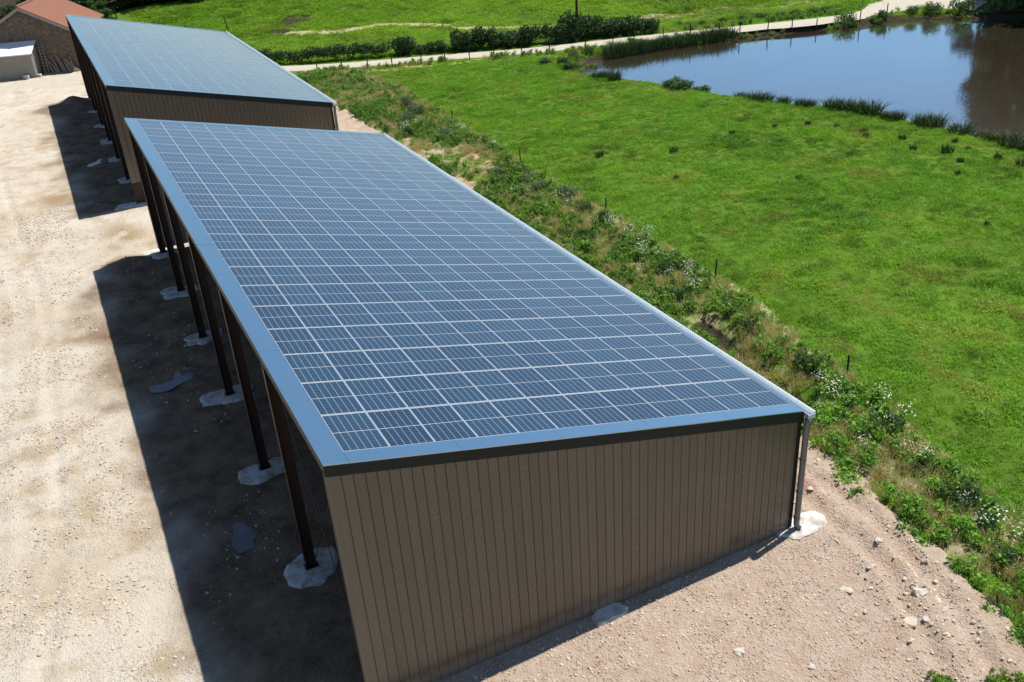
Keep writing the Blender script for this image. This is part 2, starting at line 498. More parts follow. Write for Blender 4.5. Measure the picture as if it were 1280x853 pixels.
# zones: r = bare soil, g = dried grass, b = dark earth
soil = sstep(2.3, .6, line_d(fx, fy, [(15.6, 33), (18.6, 34.5), (19.6, 37.5), (17.6, 43), (15.2, 50)]))*.95
soil = np.maximum(soil, sstep(2.2, .4, line_d(fx, fy, [(16.0, 66), (18.4, 71.5)]))*.9)
soil = np.maximum(soil, sstep(3.0, 1.0, line_d(fx, fy, [(57.5, 72), (59.5, 69.2), (63, 70.5), (67, 69.8), (74, 66.6)]))*.9)
soil = np.maximum(soil, sstep(2.2, .8, line_d(fx, fy, [(82, 74), (100, 80), (125, 86)]))*.9)
soil = np.maximum(soil, sstep(2.2, .5, line_d(fx, fy, ROAD))*.55)
soil = np.maximum(soil, .7*sstep(1.5, .3, line_d(fx, fy, [(16.2, 1), (15.9, 4)])))
dry = sstep(.9, .2, line_d(fx, fy, [(16.7, -7), (18.3, -.5), (19.0, 2.4), (19.9, 8), (20.9, 12), (21.3, 22), (21.6, 36)]))*.75
dry = np.maximum(dry, sstep(1.3, .3, line_d(fx, fy, [(20.5, 68), (21.5, 58), (22.0, 52)]))*.7)
dry = np.maximum(dry, sstep(1.4, .4, line_d(fx, fy, [(21, 69.8), (26, 67.8), (33, 65.6), (40, 61.8)]))*.7)
_fe = np.interp(fy, [-12, 0, 10, 24, 35, 50, 60, 69], [16.6, 19, 20.2, 21.2, 21.5, 22.5, 23, 21.8])
soil = np.maximum(soil, .52*sstep(.3, -.5, fx-_fe)*sstep(12.0, 13, fx)*sstep(72, 70, fy)*(.6+.6*fbm(fx, fy, .8, 3, 77)))
trail = [(21, 94), (26.9, 90.3), (32.6, 90), (37, 86.4), (40.3, 80.7), (47.3, 75.2), (54, 69.9)]
dry = np.maximum(dry, sstep(1.3, .4, line_d(fx, fy, trail))*.9)
dark = sstep(.7, .15, line_d(fx, fy, [(17.1, 4.0), (17.4, 6.0), (17.7, 7.5), (17.9, 9.8), (18.1, 11.4)]))*.95
dark = np.maximum(dark, 1.7*sstep(3.0, .6, line_d(fx, fy, [(24.3, 98), (25.2, 99)]))*.55)
dark = np.maximum(dark, sstep(2.5, .5, line_d(fx, fy, [(20.5, 93.6), (24, 97)]))*.8)
psd = poly_sd(fx, fy, POND)
dark = np.maximum(dark, sstep(1.6, .6, psd))
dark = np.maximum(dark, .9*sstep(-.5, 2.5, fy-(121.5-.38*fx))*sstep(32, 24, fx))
mask = np.stack([soil, dry, dark, np.ones_like(soil)], -1)
nx, ny = len(gx), len(gy)
ii = (np.arange(ny-1)[:, None]*nx+np.arange(nx-1)[None, :]).ravel()
F = np.stack([ii, ii+1, ii+nx+1, ii+nx], -1)
me = np_mesh('grass_field', np.stack([fx, fy, Z.ravel()], -1), F, [M['field']], smooth=True, attrs={'mask': mask})
tag(link('grass_field', me), 'rolling green grass meadow around the sheds and pond', kind='structure')

# the gravel yard -----------------------------------------------------------------
yx = np.array(spaced(-60, -16, 1.5)+spaced(-16, 18.2, .16))
yy = np.array(spaced(-16, 36, .16)+spaced(36, 98, .4))
X, Y = np.meshgrid(yx, yy); fx, fy = X.ravel(), Y.ravel()
RUTS = [[(13.2, 4.5), (13.7, 1), (13.4, -3), (11.0, -8)], [(14.6, 2.5), (14.7, -1.0), (13.9, -4.5), (12.2, -8.5)],
        [(-9, -4), (-6.8, 10), (-6.4, 30), (-8, 55), (-9, 80)], [(-10.8, -4), (-8.6, 10), (-8.2, 30), (-9.8, 55), (-10.8, 80)]]
def yard_z(x, y):
    z = (fbm(x, y, .5, 4, 11)-.5)*.14+(fbm(x, y, 2.2, 4, 13)-.5)*(.075+.07*sstep(11.5, 13.5, x))
    for r in RUTS:
        d = line_d(x, y, r); a = .11 if r[0][0] > 0 else .035
        z = z-a*sstep(.32, .05, d)+a*.9*sstep(.2, .0, np.abs(d-.42))
    rub = sstep(2.4, .3, np.hypot((x-13.0), (y+4.6)))
    z = z+rub*(fbm(x, y, 3.2, 3, 21)-.35)*.30
    z = z+.24*np.exp(-((y-33.3)/.9)**2-((x+2.2)/1.2)**2)           # spoil heaps at the shed ends
    z = z+.5*np.exp(-((y-76.0)/1.1)**2-((x+1.8)/.8)**2)
    foot = np.exp(-((x-5.9)/5)**2)
    near = sstep(1.6, .4, np.abs(x-5.9)-6.4)*sstep(1.0, .3, -.6-y)*sstep(34.6, 33.8, y)
    z = z*(1-.75*near)
    return z
yz = yard_z(fx, fy)
yin = yard_in(fx, fy)
yz = yz+.05*np.exp(-((yin-.35)/.3)**2)
yz = np.where(yin < .25, yz-(.25-np.clip(yin, -.8, .25))*.8, yz)
yz = yz-sstep(94.5, 96, fy)*.6
apron = sstep(-1.5, 2.5, fx)*sstep(3.5, 1.0, np.where(fx < 12.4, fy, -9))
apron = np.maximum(apron, sstep(12.3, 12.6, fx))
damp_shade = sstep(-5.2, -3.0, fx+(fbm(fx, fy, .45, 4, 31)-.5)*3.6)*.92*sstep(12.4, 12.2, fx)*sstep(-.5, -.1, fy)  # damp soil under the roof, widened to paint in the eave shade
damp_shade = damp_shade*(1-sstep(33.1, 33.8, fy)*sstep(42.6, 42.0, fy))*(1-sstep(76.2, 77.2, fy))
redp = sstep(1.1, .1, np.hypot((fx-14.0)/1.0, (fy-1.0)/1.6))*.45*sstep(.35, .6, fbm(fx, fy, 1.5, 3, 41))
redp = np.maximum(redp, .35*sstep(.9, .1, np.hypot(fx-13.6, fy-4.0)))
st_ = .8*sstep(1.6, .2, np.hypot((fx+1.9)/1.2, (fy-37.5)/2.6))*sstep(.38, .6, fbm(fx, fy, .7, 4, 43))
st_ = np.maximum(st_, .7*sstep(1.5, .2, np.hypot((fx+4.9)/1.3, (fy-47.5)/2.5))*sstep(.38, .6, fbm(fx, fy, .7, 4, 44)))
st_ = np.maximum(st_, .65*sstep(1.2, .2, np.hypot((fx+10.4)/1.2, (fy-17)/2.0))*sstep(.38, .6, fbm(fx, fy, .9, 4, 45)))
redp = np.maximum(redp, st_)
mask = np.stack([apron, damp_shade, redp, np.ones_like(damp_shade)], -1)
nx, ny = len(yx), len(yy)
ii = (np.arange(ny-1)[:, None]*nx+np.arange(nx-1)[None, :]).ravel()
F = np.stack([ii, ii+1, ii+nx+1, ii+nx], -1)
keep = (yin > -1.2)[F].any(1)
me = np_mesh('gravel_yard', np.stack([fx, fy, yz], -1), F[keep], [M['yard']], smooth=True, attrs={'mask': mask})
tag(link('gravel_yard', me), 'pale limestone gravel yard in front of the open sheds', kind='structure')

# road, lane and pond ---------------------------------------------------------------
def resample(pl, st):
    pl = np.asarray(pl, float); s = np.r_[0, np.cumsum(np.hypot(*np.diff(pl, axis=0).T))]
    t = np.arange(0, s[-1], st)
    # smooth corner cutting
    x = np.interp(t, s, pl[:, 0]); y = np.interp(t, s, pl[:, 1])
    kx = np.ones(7)/7
    xs = np.convolve(np.pad(x, 3, 'edge'), kx, 'valid'); ys = np.convolve(np.pad(y, 3, 'edge'), kx, 'valid')
    return np.stack([xs, ys], -1)
def ribbon(name, pl, wid, mat, dz=.05, nw=6, label=None):
    p = resample(pl, .8); t = np.gradient(p, axis=0); t /= np.linalg.norm(t, axis=1)[:, None]
    nrm = np.stack([-t[:, 1], t[:, 0]], -1)
    w = wid(p) if callable(wid) else np.full(len(p), wid)
    V = []
    for j in range(nw+1):
        f = (j/nw-.5)
        jit = (vnoise(p[:, 0], p[:, 1], .6, j+3)-.5)*.5*(abs(f) == .5)
        q = p+nrm*(w*f+jit)[:, None]
        z = hill(q[:, 0], q[:, 1])+dz-(.14 if abs(f) == .5 else 0)+(.02*np.cos(f*12.5))
        V.append(np.c_[q, z])
    V = np.stack(V, 1).reshape(-1, 3); n = len(p); m = nw+1
    ii = (np.arange(n-1)[:, None]*m+np.arange(nw)[None, :]).ravel()
    o = link(name, np_mesh(name, V, np.stack([ii, ii+m, ii+m+1, ii+1], -1), [mat], smooth=True))
    return tag(o, label, kind='structure')
ribbon('road', ROAD, lambda p: 3.1+11.0*sstep(72, 86, p[:, 0])+1.8*sstep(8, -2, p[:, 0]), M['road'], label='pale gravel lane running past the hedge and pond')
ribbon('gravel_patch', [(78, 60.5), (81, 58), (83.2, 54.8), (85, 51)], lambda p: 6.5+0*p[:, 0], M['road'], .065, label='wide pale gravel patch where the lane opens out above the pond')
cx, cy = POND[:, 0].mean(), POND[:, 1].mean()
PO = np.array([(p-np.array([cx, cy]))*1.03+np.array([cx, cy]) for p in POND])
me = bpy.data.meshes.new('pond_water')
me.from_pydata([(x, y, -.6) for x, y in PO], [], [tuple(range(len(PO)))])
me.materials.append(M['water'])
tag(link('pond_water', me), 'still brown pond reflecting blue sky', kind='structure')

# ================================================================== the two solar sheds
TH = R_(13.738); TT = math.tan(TH); ZR = 7.05
PW, PL, NC, NR = 1.055, 1.6566, 12, 20
XE = NC*PW*math.cos(TH)                 # 12.30
YE = NR*PL                              # 33.13
def zr(x): return ZR-x*TT

def panel_mesh():
    hx, hy, w, t = PW/2-.006, PL/2-.009, .027, .035
    mb = MB(); uv = []
    o = [(-hx,-hy),(hx,-hy),(hx,hy),(-hx,hy)]; i = [(-hx+w*.5,-hy+w),(hx-w*.5,-hy+w),(hx-w*.5,hy-w),(-hx+w*.5,hy-w)]
    v = [(x, y, 0) for x, y in o]+[(x, y, 0) for x, y in i]+[(x, y, -.004) for x, y in i]+[(x, y, -t) for x, y in o]
    f = []
    for k in range(4):
        n = (k+1) % 4
        f += [(k, n, 4+n, 4+k), (4+k, 4+n, 8+n, 8+k), (12+k, 12+n, n, k)]
    mb.add(v, f, 0); mb.add(v[8:12], [(0, 1, 2, 3)], 1)
    me = mb.mesh('solar_panel', [M['alu'], M['glass']])
    l = me.uv_layers.new(name='UVMap'); n = len(l.data)
    for k, c in enumerate([(0, 0), (1, 0), (1, 1), (0, 1)]): l.data[n-4+k].uv = c
    return me
PANEL = panel_mesh()

def slant_band(mb, x0, x1, y0, y1, up, th, mi=0):
    """plate lying on the roof slope"""
    mb.hexa([(x0,y0,zr(x0)+up-th),(x1,y0,zr(x1)+up-th),(x1,y1,zr(x1)+up-th),(x0,y1,zr(x0)+up-th),
             (x0,y0,zr(x0)+up),(x1,y0,zr(x1)+up),(x1,y1,zr(x1)+up),(x0,y1,zr(x0)+up)], mi)

def clad_strip(mb, a0, a1, face, out, z0, ztop, along='x', mi=0):
    """one pan of profiled cladding between two grooves; out = +-1 outward direction"""
    w_ = (a1-a0); mid = (a0+a1)/2
    prof = [(a0, .018), (a0+.012, .018), (a0+.024, .0), (mid-.030, .0), (mid-.020, .004), (mid+.020, .004), (mid+.030, .0), (a1-.006, .0), (a1, .008)]
    prof += [(a1, .055), (a0, .055)]
    v = []
    for zz in (0, 1):
        for a, dpt in prof:
            p = face-out*dpt
            z = z0 if zz == 0 else ztop(a)
            v.append((a, p, z) if along == 'x' else (p, a, z))
    n = len(prof)
    flip = (out > 0) == (along == 'x')
    f = []
    for k in range(n):
        q = (k, (k+1) % n, n+(k+1) % n, n+k)
        f.append(q[::-1] if flip else q)
    top = tuple(range(n, 2*n)); f.append(top[::-1] if flip else top)
    mb.add(v, f, mi)

def h_beam(mb, p0, p1, depth_dir, d, w, tf=.022, tw=.016):
    """H section from p0 to p1; depth d along depth_dir, flange width w"""
    p0, p1 = Vector(p0), Vector(p1); ax = (p1-p0).normalized(); dd = Vector(depth_dir)
    dd = (dd-ax*dd.dot(ax)).normalized(); ww = ax.cross(dd)
    def bar(c, hd, hw):
        q = []
        for p in (p0, p1):
            for sd, sw in ((-1, -1), (1, -1), (1, 1), (-1, 1)):
                q.append(tuple(p+dd*(c+sd*hd)+ww*(sw*hw)))
        mb.hexa(q)
    bar(d/2-tf/2, tf/2, w/2); bar(-d/2+tf/2, tf/2, w/2); bar(0, d/2-tf-.001, tw/2)

def footing_mesh(rx, ry, seed, square=0.0):
    r = np.random.default_rng(seed); n = 26
    v = [(0, 0, .075)]; f = []
    rad = []
    for k in range(n):
        t = 2*math.pi*k/n; c, s_ = math.cos(t), math.sin(t)
        e = 2.0+square*4
        q = (abs(c)**e+abs(s_)**e)**(-1/e)
        rad.append((c*q*rx, s_*q*ry, 1+.34*(vnoise(np.array(c*1.8), np.array(s_*1.8), 1.0, seed)-.5)*2+r.uniform(-.06, .06)))
    for sc, z in ((.88, .07), (1.0, .035), (1.05, -.15)):
        for x, y, j in rad: v.append((x*j*sc, y*j*sc, z+r.uniform(-.008, .008)))
    for k in range(n):
        k2 = (k+1) % n
        f.append((0, 1+k, 1+k2))
        for m in range(2): f.append((1+m*n+k, 1+(m+1)*n+k, 1+(m+1)*n+k2, 1+m*n+k2))
    me = bpy.data.meshes.new('footing'); me.from_pydata(v, [], f); me.materials.append(M['conc']); me.update()
    return me

POSTS_Y = [-.20, 5.25, 10.85, 16.45, 22.0, 27.65, 33.3]
RIBS = [-.235+.2528*k for k in range(50)]
def build_shed(y0, label, strips, foot_seed, clad_bottom=.02):
    root = empty('solar_shed', (0, y0, 0))
    tag(root, label, 'shed', 'open fronted sheds roofed with solar panels')
    # roof
    d = MB(); slant_band(d, -.50, 12.36, -.40, 33.50, -.045, .05); d.build('roof_deck', M['deck'], root)
    r = MB()
    for k in range(NR+1): slant_band(r, .0, XE, k*PL-.035, k*PL+.035, -.014, .028)
    for k in range(1, NC): slant_band(r, k*PW*math.cos(TH)-.02, k*PW*math.cos(TH)+.02, 0, YE, -.017, .024)
    r.build('mounting_rail', M['rail'], root)
    for j in range(NR):
        for i in range(NC):
            xc = (i+.5)*PW*math.cos(TH)
            p = link('solar_panel', PANEL, root, (xc, (j+.5)*PL, zr(xc)+random.uniform(-.002, .002)))
            p.rotation_euler = (R_(random.uniform(-.14, .14)), TH+R_(random.uniform(-.18, .18)), 0)
    lens = np.linspace(-.452, 33.55, 13)
    for a, b in zip(lens[:-1], lens[1:]):
        m = MB(); slant_band(m, -.55, -.012, a+.003, b-.003, .016+random.uniform(-.002, .002), .026)
        f_ = m.build('eave_flashing', M['flash'], root); f_.rotation_euler = (R_(random.uniform(-.004, .004)), 0, 0)
    lens = np.linspace(-.010, 12.40, 6)
    for a, b in zip(lens[:-1], lens[1:]):
        m = MB(); slant_band(m, a+.003, b-.003, -.452, -.006, .018+random.uniform(-.002, .002), .026); m.build('verge_flashing', M['flash'], root)
    m = MB(); slant_band(m, -.010, 12.40, YE+.006, 33.55, .018, .03); m.build('verge_flashing', M['flash'], root)
    m = MB(); slant_band(m, XE+.006, 12.40, -.004, YE+.004, .014, .03); m.build('gutter_flashing', M['flash'], root)
    m = MB(); m.box(-.552, -.535, -.452, 33.55, zr(-.55)-.20, zr(-.55)-.016); m.box(-.556, -.552, -.452, 33.55, zr(-.55)-.22, zr(-.55)-.175)
    m.build('eave_fascia', M['steel'], root)
    for (ya, yb) in ((-.456, -.43), (33.53, 33.556)):
        m = MB()
        m.hexa([(-.55,ya,zr(-.55)-.285),(12.38,ya,zr(12.38)-.325),(12.38,yb,zr(12.38)-.325),(-.55,yb,zr(-.55)-.285),
                (-.55,ya,zr(-.55)-.014),(12.38,ya,zr(12.38)-.014),(12.38,yb,zr(12.38)-.014),(-.55,yb,zr(-.55)-.014)])
        m.build('verge_fascia', M['fascia'], root)
    # near gable: pans of profiled cladding, one object each where they can be told apart
    edges = [-.548]+RIBS
    edges = [e for e in edges if e < 12.20]+[12.22]
    jn = None if strips else MB()
    for a, b in zip(edges[:-1], edges[1:]):
        q = MB() if strips else jn
        clad_strip(q, a, b, -.425, -1, clad_bottom, lambda a_: zr(a_)-.12, 'x')
        if strips: q.build('cladding_strip', M['clad'], root)
    if not strips: tag(jn.build('gable_cladding', M['clad'], root), kind='stuff')
    m = MB(); m.box(12.222, 12.345, -.440, -.33, .02, zr(12.3)-.15); m.build('corner_trim', M['fascia'], root)
    m = MB(); m.box(-.53, 12.22, -.365, -.35, clad_bottom+.05, 3.6)
    m.hexa([(-.53,-.365,3.6),(12.2,-.365,3.6),(12.2,-.35,3.6),(-.53,-.35,3.6),(-.53,-.365,zr(-.53)-.13),(12.2,-.365,zr(12.2)-.13),(12.2,-.35,zr(12.2)-.13),(-.53,-.35,zr(-.53)-.13)])
    m.build('gable_lining', M['clad_in'], root)
    m = MB(); m.box(-.54, 12.2, -.348, -.30, -.12, max(.10, clad_bottom+.06)); m.build('plinth', M['steel'], root)
    # far gable and back wall
    q = MB()
    for a, b in zip(edges[:-1], edges[1:]): clad_strip(q, a, b, 33.52, 1, .22, lambda a_: zr(a_)-.12, 'x')
    tag(q.build('gable_cladding', M['clad'], root), kind='stuff')
    m = MB(); m.hexa([(-.53,33.42,.24),(12.2,33.42,.24),(12.2,33.44,.24),(-.53,33.44,.24),(-.53,33.42,zr(-.53)-.13),(12.2,33.42,zr(12.2)-.13),(12.2,33.44,zr(12.2)-.13),(-.53,33.44,zr(-.53)-.13)])
    m.build('gable_lining', M['clad_in'], root)
    q = MB()
    ys = [-.33+.2528*k for k in range(134)]
    for a, b in zip(ys[:-1], ys[1:]): clad_strip(q, a, b, 12.31, 1, .02, lambda a_: zr(12.3)-.12, 'y')
    tag(q.build('back_cladding', M['clad'], root), kind='stuff')
    # frame
    for k, py in enumerate(POSTS_Y):
        m = MB(); h_beam(m, (-.37, py, -.1), (-.37, py, zr(-.37)-.42), (1, 0, 0), .30, .22)
        m.box(-.56, -.18, py-.15, py+.15, .02, .085)
        m.build('post', M['steel'], root)
        m = MB(); h_beam(m, (-.50, py, zr(-.50)-.25), (12.0, py, zr(12.0)-.25), (0, 0, 1), .33, .16); m.build('rafter', M['steel'], root)
        m = MB(); h_beam(m, (12.05, py, -.1), (12.05, py, zr(12.05)-.42), (1, 0, 0), .26, .2); m.build('post', M['steel'], root)
    m = MB()
    for x in (1.6, 3.7, 5.8, 7.9, 10.0):
        m.box(x, x+.07, -.3, 33.4, zr(x)-.26, zr(x)-.125)
    m.build('purlin', M['steel'], root)
    for a, b in (((-.30, -.1, .15), (-.30, 5.2, 6.6)), ((-.27, 5.2, .15), (-.27, -.1, 6.6)),
                 ((-.30, 27.7, .15), (-.30, 33.2, 6.6)), ((-.27, 33.2, .15), (-.27, 27.7, 6.6))):
        m = MB(); m.tube([a, b], .014, 6); m.build('brace_rod', M['steel'], root)
    r = np.random.default_rng(foot_seed)
    for k, py in enumerate(POSTS_Y[1:]):
        link('footing', footing_mesh(.74+r.uniform(-.08, .12), .62+r.uniform(-.06, .1), foot_seed+k, r.uniform(0, .5)), root, (-.36+r.uniform(-.1, .05), py+r.uniform(-.12, .12), 0))
    # rainwater goods
    zt = zr(12.40)-.03; g = MB(); gy0, gy1 = -.60, 33.60
    g.box(12.405, 12.425, gy0, gy1, zt-.15, zt); g.box(12.425, 12.615, gy0, gy1, zt-.15, zt-.135); g.box(12.600, 12.655, gy0, gy1, zt-.15, zt+.035)
    ga = g.build('gutter', M['gutter'], root)
    for yy in (gy0-.012, gy1):
        e = MB(); e.box(12.40, 12.645, yy, yy+.012, zt-.155, zt-.02); e.build('gutter_end', M['cap'], ga)
    p = MB()
    p.tube([(12.47, -.545, zt-.13), (12.455, -.545, zt-.30), (12.43, -.545, zt-.50), (12.42, -.545, .26), (12.43, -.56, .15), (12.47, -.64, .09)],
           [.088, .088, .088, .088, .09, .095], 14)
    pd = p.build('downpipe', M['pipe'], root, smooth=True)
    for zc in (.42, 1.35, 2.45):
        c = MB(); c.tube([(12.42, -.545, zc), (12.42, -.545, zc+.06)], .099, 14); c.box(12.37, 12.45, -.49, -.43, zc+.01, zc+.05)
        c.build('pipe_bracket', M['pipe'], pd)
    return root

near_shed = build_shed(0.0, 'nearest open shed, brown clad gable in the foreground and blue solar panel roof', True, 50)
link('footing', footing_mesh(.50, .24, 71, 1.0), near_shed, (6.1, -.60, 0))
link('footing', footing_mesh(.66, .46, 74, .4), near_shed, (12.62, -.52, 0))
far_shed = build_shed(42.95, 'farther solar roofed shed, dark gable half hidden behind the nearest roof', False, 90, 1.35)
link('footing', footing_mesh(.66, .46, 76, .4), far_shed, (12.62, -.52, 0))
for rt in (near_shed, far_shed):
    link('footing', footing_mesh(.95, .55, 61, .5), rt, (-.75, -.35 if rt is far_shed else 33.6, -.01))

# puddles in the shade of the eaves
def puddle(name, pts, label):
    pts = np.array(pts, float); n = 40
    s = np.r_[0, np.cumsum(np.hypot(*np.diff(np.vstack([pts, pts[:1]]), axis=0).T))]
    t = np.linspace(0, s[-1], n, endpoint=False)
    P = np.vstack([pts, pts[:1]])
    x = np.interp(t, s, P[:, 0]); y = np.interp(t, s, P[:, 1])
    x = x+(vnoise(x, y, 2.3, 8)-.5)*.55; y = y+(vnoise(x, y, 2.3, 9)-.5)*.55
    for _ in range(2):
        x = (np.roll(x, 1)+2*x+np.roll(x, -1))/4; y = (np.roll(y, 1)+2*y+np.roll(y, -1))/4
    zt = float(np.percentile(yard_z(x, y), 70))+.004
    me = bpy.data.meshes.new(name); me.from_pydata([(a, b, zt) for a, b in zip(x, y)], [], [tuple(range(n))])
    me.materials.append(M['puddle']); me.update()
    tag(link(name, me), label, 'puddle', 'puddles in the shade of the eaves')
k = NT('puddle_water'); k.bsdf((.045, .036, .028), .14, 0, .9, k.bump(k.noise(k.pos(), 3, 3), .05, .02)); M['puddle'] = k.done()
puddle('puddle', [(-2.15, 7.0), (-1.55, 6.9), (-1.35, 7.6), (-1.55, 8.4), (-2.05, 8.3), (-2.25, 7.7)], 'small square puddle nearest the camera beside the second footing')
puddle('puddle', [(-3.0, 18.3), (-2.2, 18.1), (-1.35, 18.6), (-1.2, 19.6), (-1.7, 19.5), (-2.0, 19.0), (-2.9, 18.8)], 'long bent puddle beside the middle footings of the nearest shed')
puddle('puddle', [(-2.7, 53.0), (-2.0, 53.2), (-1.3, 54.2), (-1.25, 54.8), (-1.9, 54.3), (-2.6, 53.5)], 'narrow bluish puddle in the shade of the farther shed')

# ================================================================== barn, lean-to and what leans on them
def mat_stonewall():
    k = NT('rough_stone_wall'); p = k.obj()
    v = k.n('ShaderNodeTexVoronoi'); v.inputs['Scale'].default_value = 4.5
    mp = k.n('ShaderNodeMapping'); mp.inputs['Scale'].default_value = (1, 1, 1.7); k.l(p, mp.inputs[0]); k.l(mp.outputs[0], v.inputs['Vector'])
    s = k.sep(v.outputs['Color'])
    c = k.mix(s[0], (.095, .072, .053), (.19, .15, .115))
    c = k.mix(k.ramp(k.noise(p, .8, 5), [(.4, 0), (.7, .6)]), c, (.13, .105, .08))
    k.bsdf(c, .95, 0, .1, k.bump(v.outputs['Distance'], .6, .05)); return k.done()
def mat_tiles():
    k = NT('red_roof_tiles'); p = k.obj()
    c = k.mix(k.noise(p, 1.2, 5, .7), (.21, .092, .058), (.33, .145, .095))
    v = k.n('ShaderNodeTexVoronoi'); v.inputs['Scale'].default_value = 5; k.l(p, v.inputs['Vector'])
    c = k.mix(k.math('MULTIPLY', k.sep(v.outputs['Color'])[0], .4), c, (.22, .12, .08))
    k.bsdf(c, .85, 0, .2); return k.done()
def mat_blocks():
    k = NT('grey_block_wall'); p = k.obj()
    b = k.n('ShaderNodeTexBrick'); b.inputs['Scale'].default_value = 2.0
    b.inputs['Color1'].default_value = (.30, .285, .25, 1); b.inputs['Color2'].default_value = (.35, .33, .29, 1); b.inputs['Mortar'].default_value = (.25, .235, .205, 1)
    b.inputs['Mortar Size'].default_value = .02
    cm = k.n('ShaderNodeCombineXYZ'); sx = k.n('ShaderNodeSeparateXYZ'); k.l(p, sx.inputs[0]); k.l(sx.outputs[0], cm.inputs[0]); k.l(sx.outputs[2], cm.inputs[1])
    k.l(cm.outputs[0], b.inputs['Vector'])
    c = k.mix(k.math('MULTIPLY', k.noise(p, 2, 5), .5), b.outputs['Color'], (.22, .20, .17))
    k.bsdf(c, .95, 0, .1); return k.done()
M['stonewall'] = mat_stonewall(); M['tiles'] = mat_tiles(); M['blocks'] = mat_blocks()
M['greyboard'] = simple('grey_verge_board', (.30, .29, .28), .8)
M['whiteroof'] = simple('white_sheet_roof', (.80, .80, .79), .6, 0, .3, .05)
BRZ = R_(-18)
barn = tag(empty('stone_barn', (-4.08, 92.55, 0), BRZ), 'old brown stone barn with red tiled gable roof', 'barn')
hw, dp, za, sl = 4.7, 10.3, 6.35, .54
m = MB()
fr = [(-hw, 0, -.3), (hw, 0, -.3), (hw, 0, za-hw*sl), (0, 0, za), (-hw, 0, za-hw*sl)]
bk = [(x, dp, z) for x, y, z in fr]
m.add(fr+bk, [(0, 1, 2, 3, 4), (9, 8, 7, 6, 5), (1, 6, 7, 2), (5, 0, 4, 9)])
m.build('wall', M['stonewall'], barn)
for s in (-1, 1):
    m = MB(); n = 26
    xs = np.linspace(0, 5.15, n+1)
    for k in range(n):                                             # courses of tiles, each overlapping the one below
        x0, x1 = xs[k], xs[k+1]+.04
        z0, z1 = za+.20-x0*sl, za+.20-x1*sl
        lift = .045
        q = [(s*x0, -.32, z0-.10), (s*x1, -.32, z1-.10), (s*x1, dp+.3, z1-.10), (s*x0, dp+.3, z0-.10),
             (s*x0, -.32, z0), (s*x1, -.32, z1+lift), (s*x1, dp+.3, z1+lift), (s*x0, dp+.3, z0)]
        if s < 0: q = [q[i] for i in (1, 0, 3, 2, 5, 4, 7, 6)]
        m.hexa(q)
    m.build('roof', M['tiles'], barn)
    m = MB()
    q = [(s*.0, -.36, za-.12), (s*5.2, -.36, za-.12-5.2*sl), (s*5.2, -.30, za-.12-5.2*sl), (s*.0, -.30, za-.12),
         (s*.0, -.36, za+.12), (s*5.2, -.36, za+.12-5.2*sl), (s*5.2, -.30, za+.12-5.2*sl), (s*.0, -.30, za+.12)]
    if s < 0: q = [q[i] for i in (1, 0, 3, 2, 5, 4, 7, 6)]
    m.hexa(q); m.build('verge_board', M['greyboard'], barn)
    for xx in (1.5, 3.0, 4.4):
        e = MB(); e.box(s*xx-.09, s*xx+.09, -.34, .05, za-.30-xx*sl, za-.13-xx*sl); e.build('purlin_end', M['wood'], barn)
m = MB(); m.tube([(0, -.34, za+.24), (0, dp+.32, za+.24)], .12, 8); m.build('ridge_tile', M['tiles'], barn)

lean = tag(empty('lean_to', (-4.08, 92.55, 0), BRZ), 'low grey block lean-to with a white sheet roof beside the barn', 'lean-to')
m = MB(); m.box(-7, .50, -2.05, -1.85, -.3, 2.30); m.box(.30, .50, -1.85, -.02, -.3, 2.6); m.build('wall', M['blocks'], lean)
m = MB()
ns = 22
for k in range(ns):
    x0 = -7.2+k*(7.9/ns); x1 = x0+7.9/ns-.03
    m.hexa([(x0,-2.35,2.33),(x1,-2.35,2.33),(x1,-.01,3.22),(x0,-.01,3.22),(x0,-2.35,2.40),(x1,-2.35,2.40),(x1,-.01,3.29),(x0,-.01,3.29)])
m.hexa([(-7.2,-2.34,2.30),(.70,-2.34,2.30),(.70,-.02,3.19),(-7.2,-.02,3.19),(-7.2,-2.34,2.385),(.70,-2.34,2.385),(.70,-.02,3.275),(-7.2,-.02,3.275)])
m.build('roof', M['whiteroof'], lean)
def loc_barn(x, y): return (-4.08+x*math.cos(BRZ)-y*math.sin(BRZ), 92.55+x*math.sin(BRZ)+y*math.cos(BRZ))
def yz_at(x, y): return float(yard_z(np.array([x]), np.array([y]))[0])
# ladder
lx, ly = loc_barn(1.15, -.62)
lad = tag(empty('ladder', (lx, ly, yz_at(lx, ly)), BRZ), 'pale wooden ladder leaning on the barn wall beside the lean-to', 'ladder')
for s in (-.19, .19):
    m = MB(); m.tube([(s, 0, 0), (s-.12, .58, 2.75)], .035, 6); m.build('rail', M['greyboard'], lad)
for k in range(9):
    t = (k+.6)/9.4; m = MB(); m.tube([(-.19-.12*t, .58*t, 2.75*t), (.19-.12*t, .58*t, 2.75*t)], .026, 6); m.build('rung', M['greyboard'], lad)
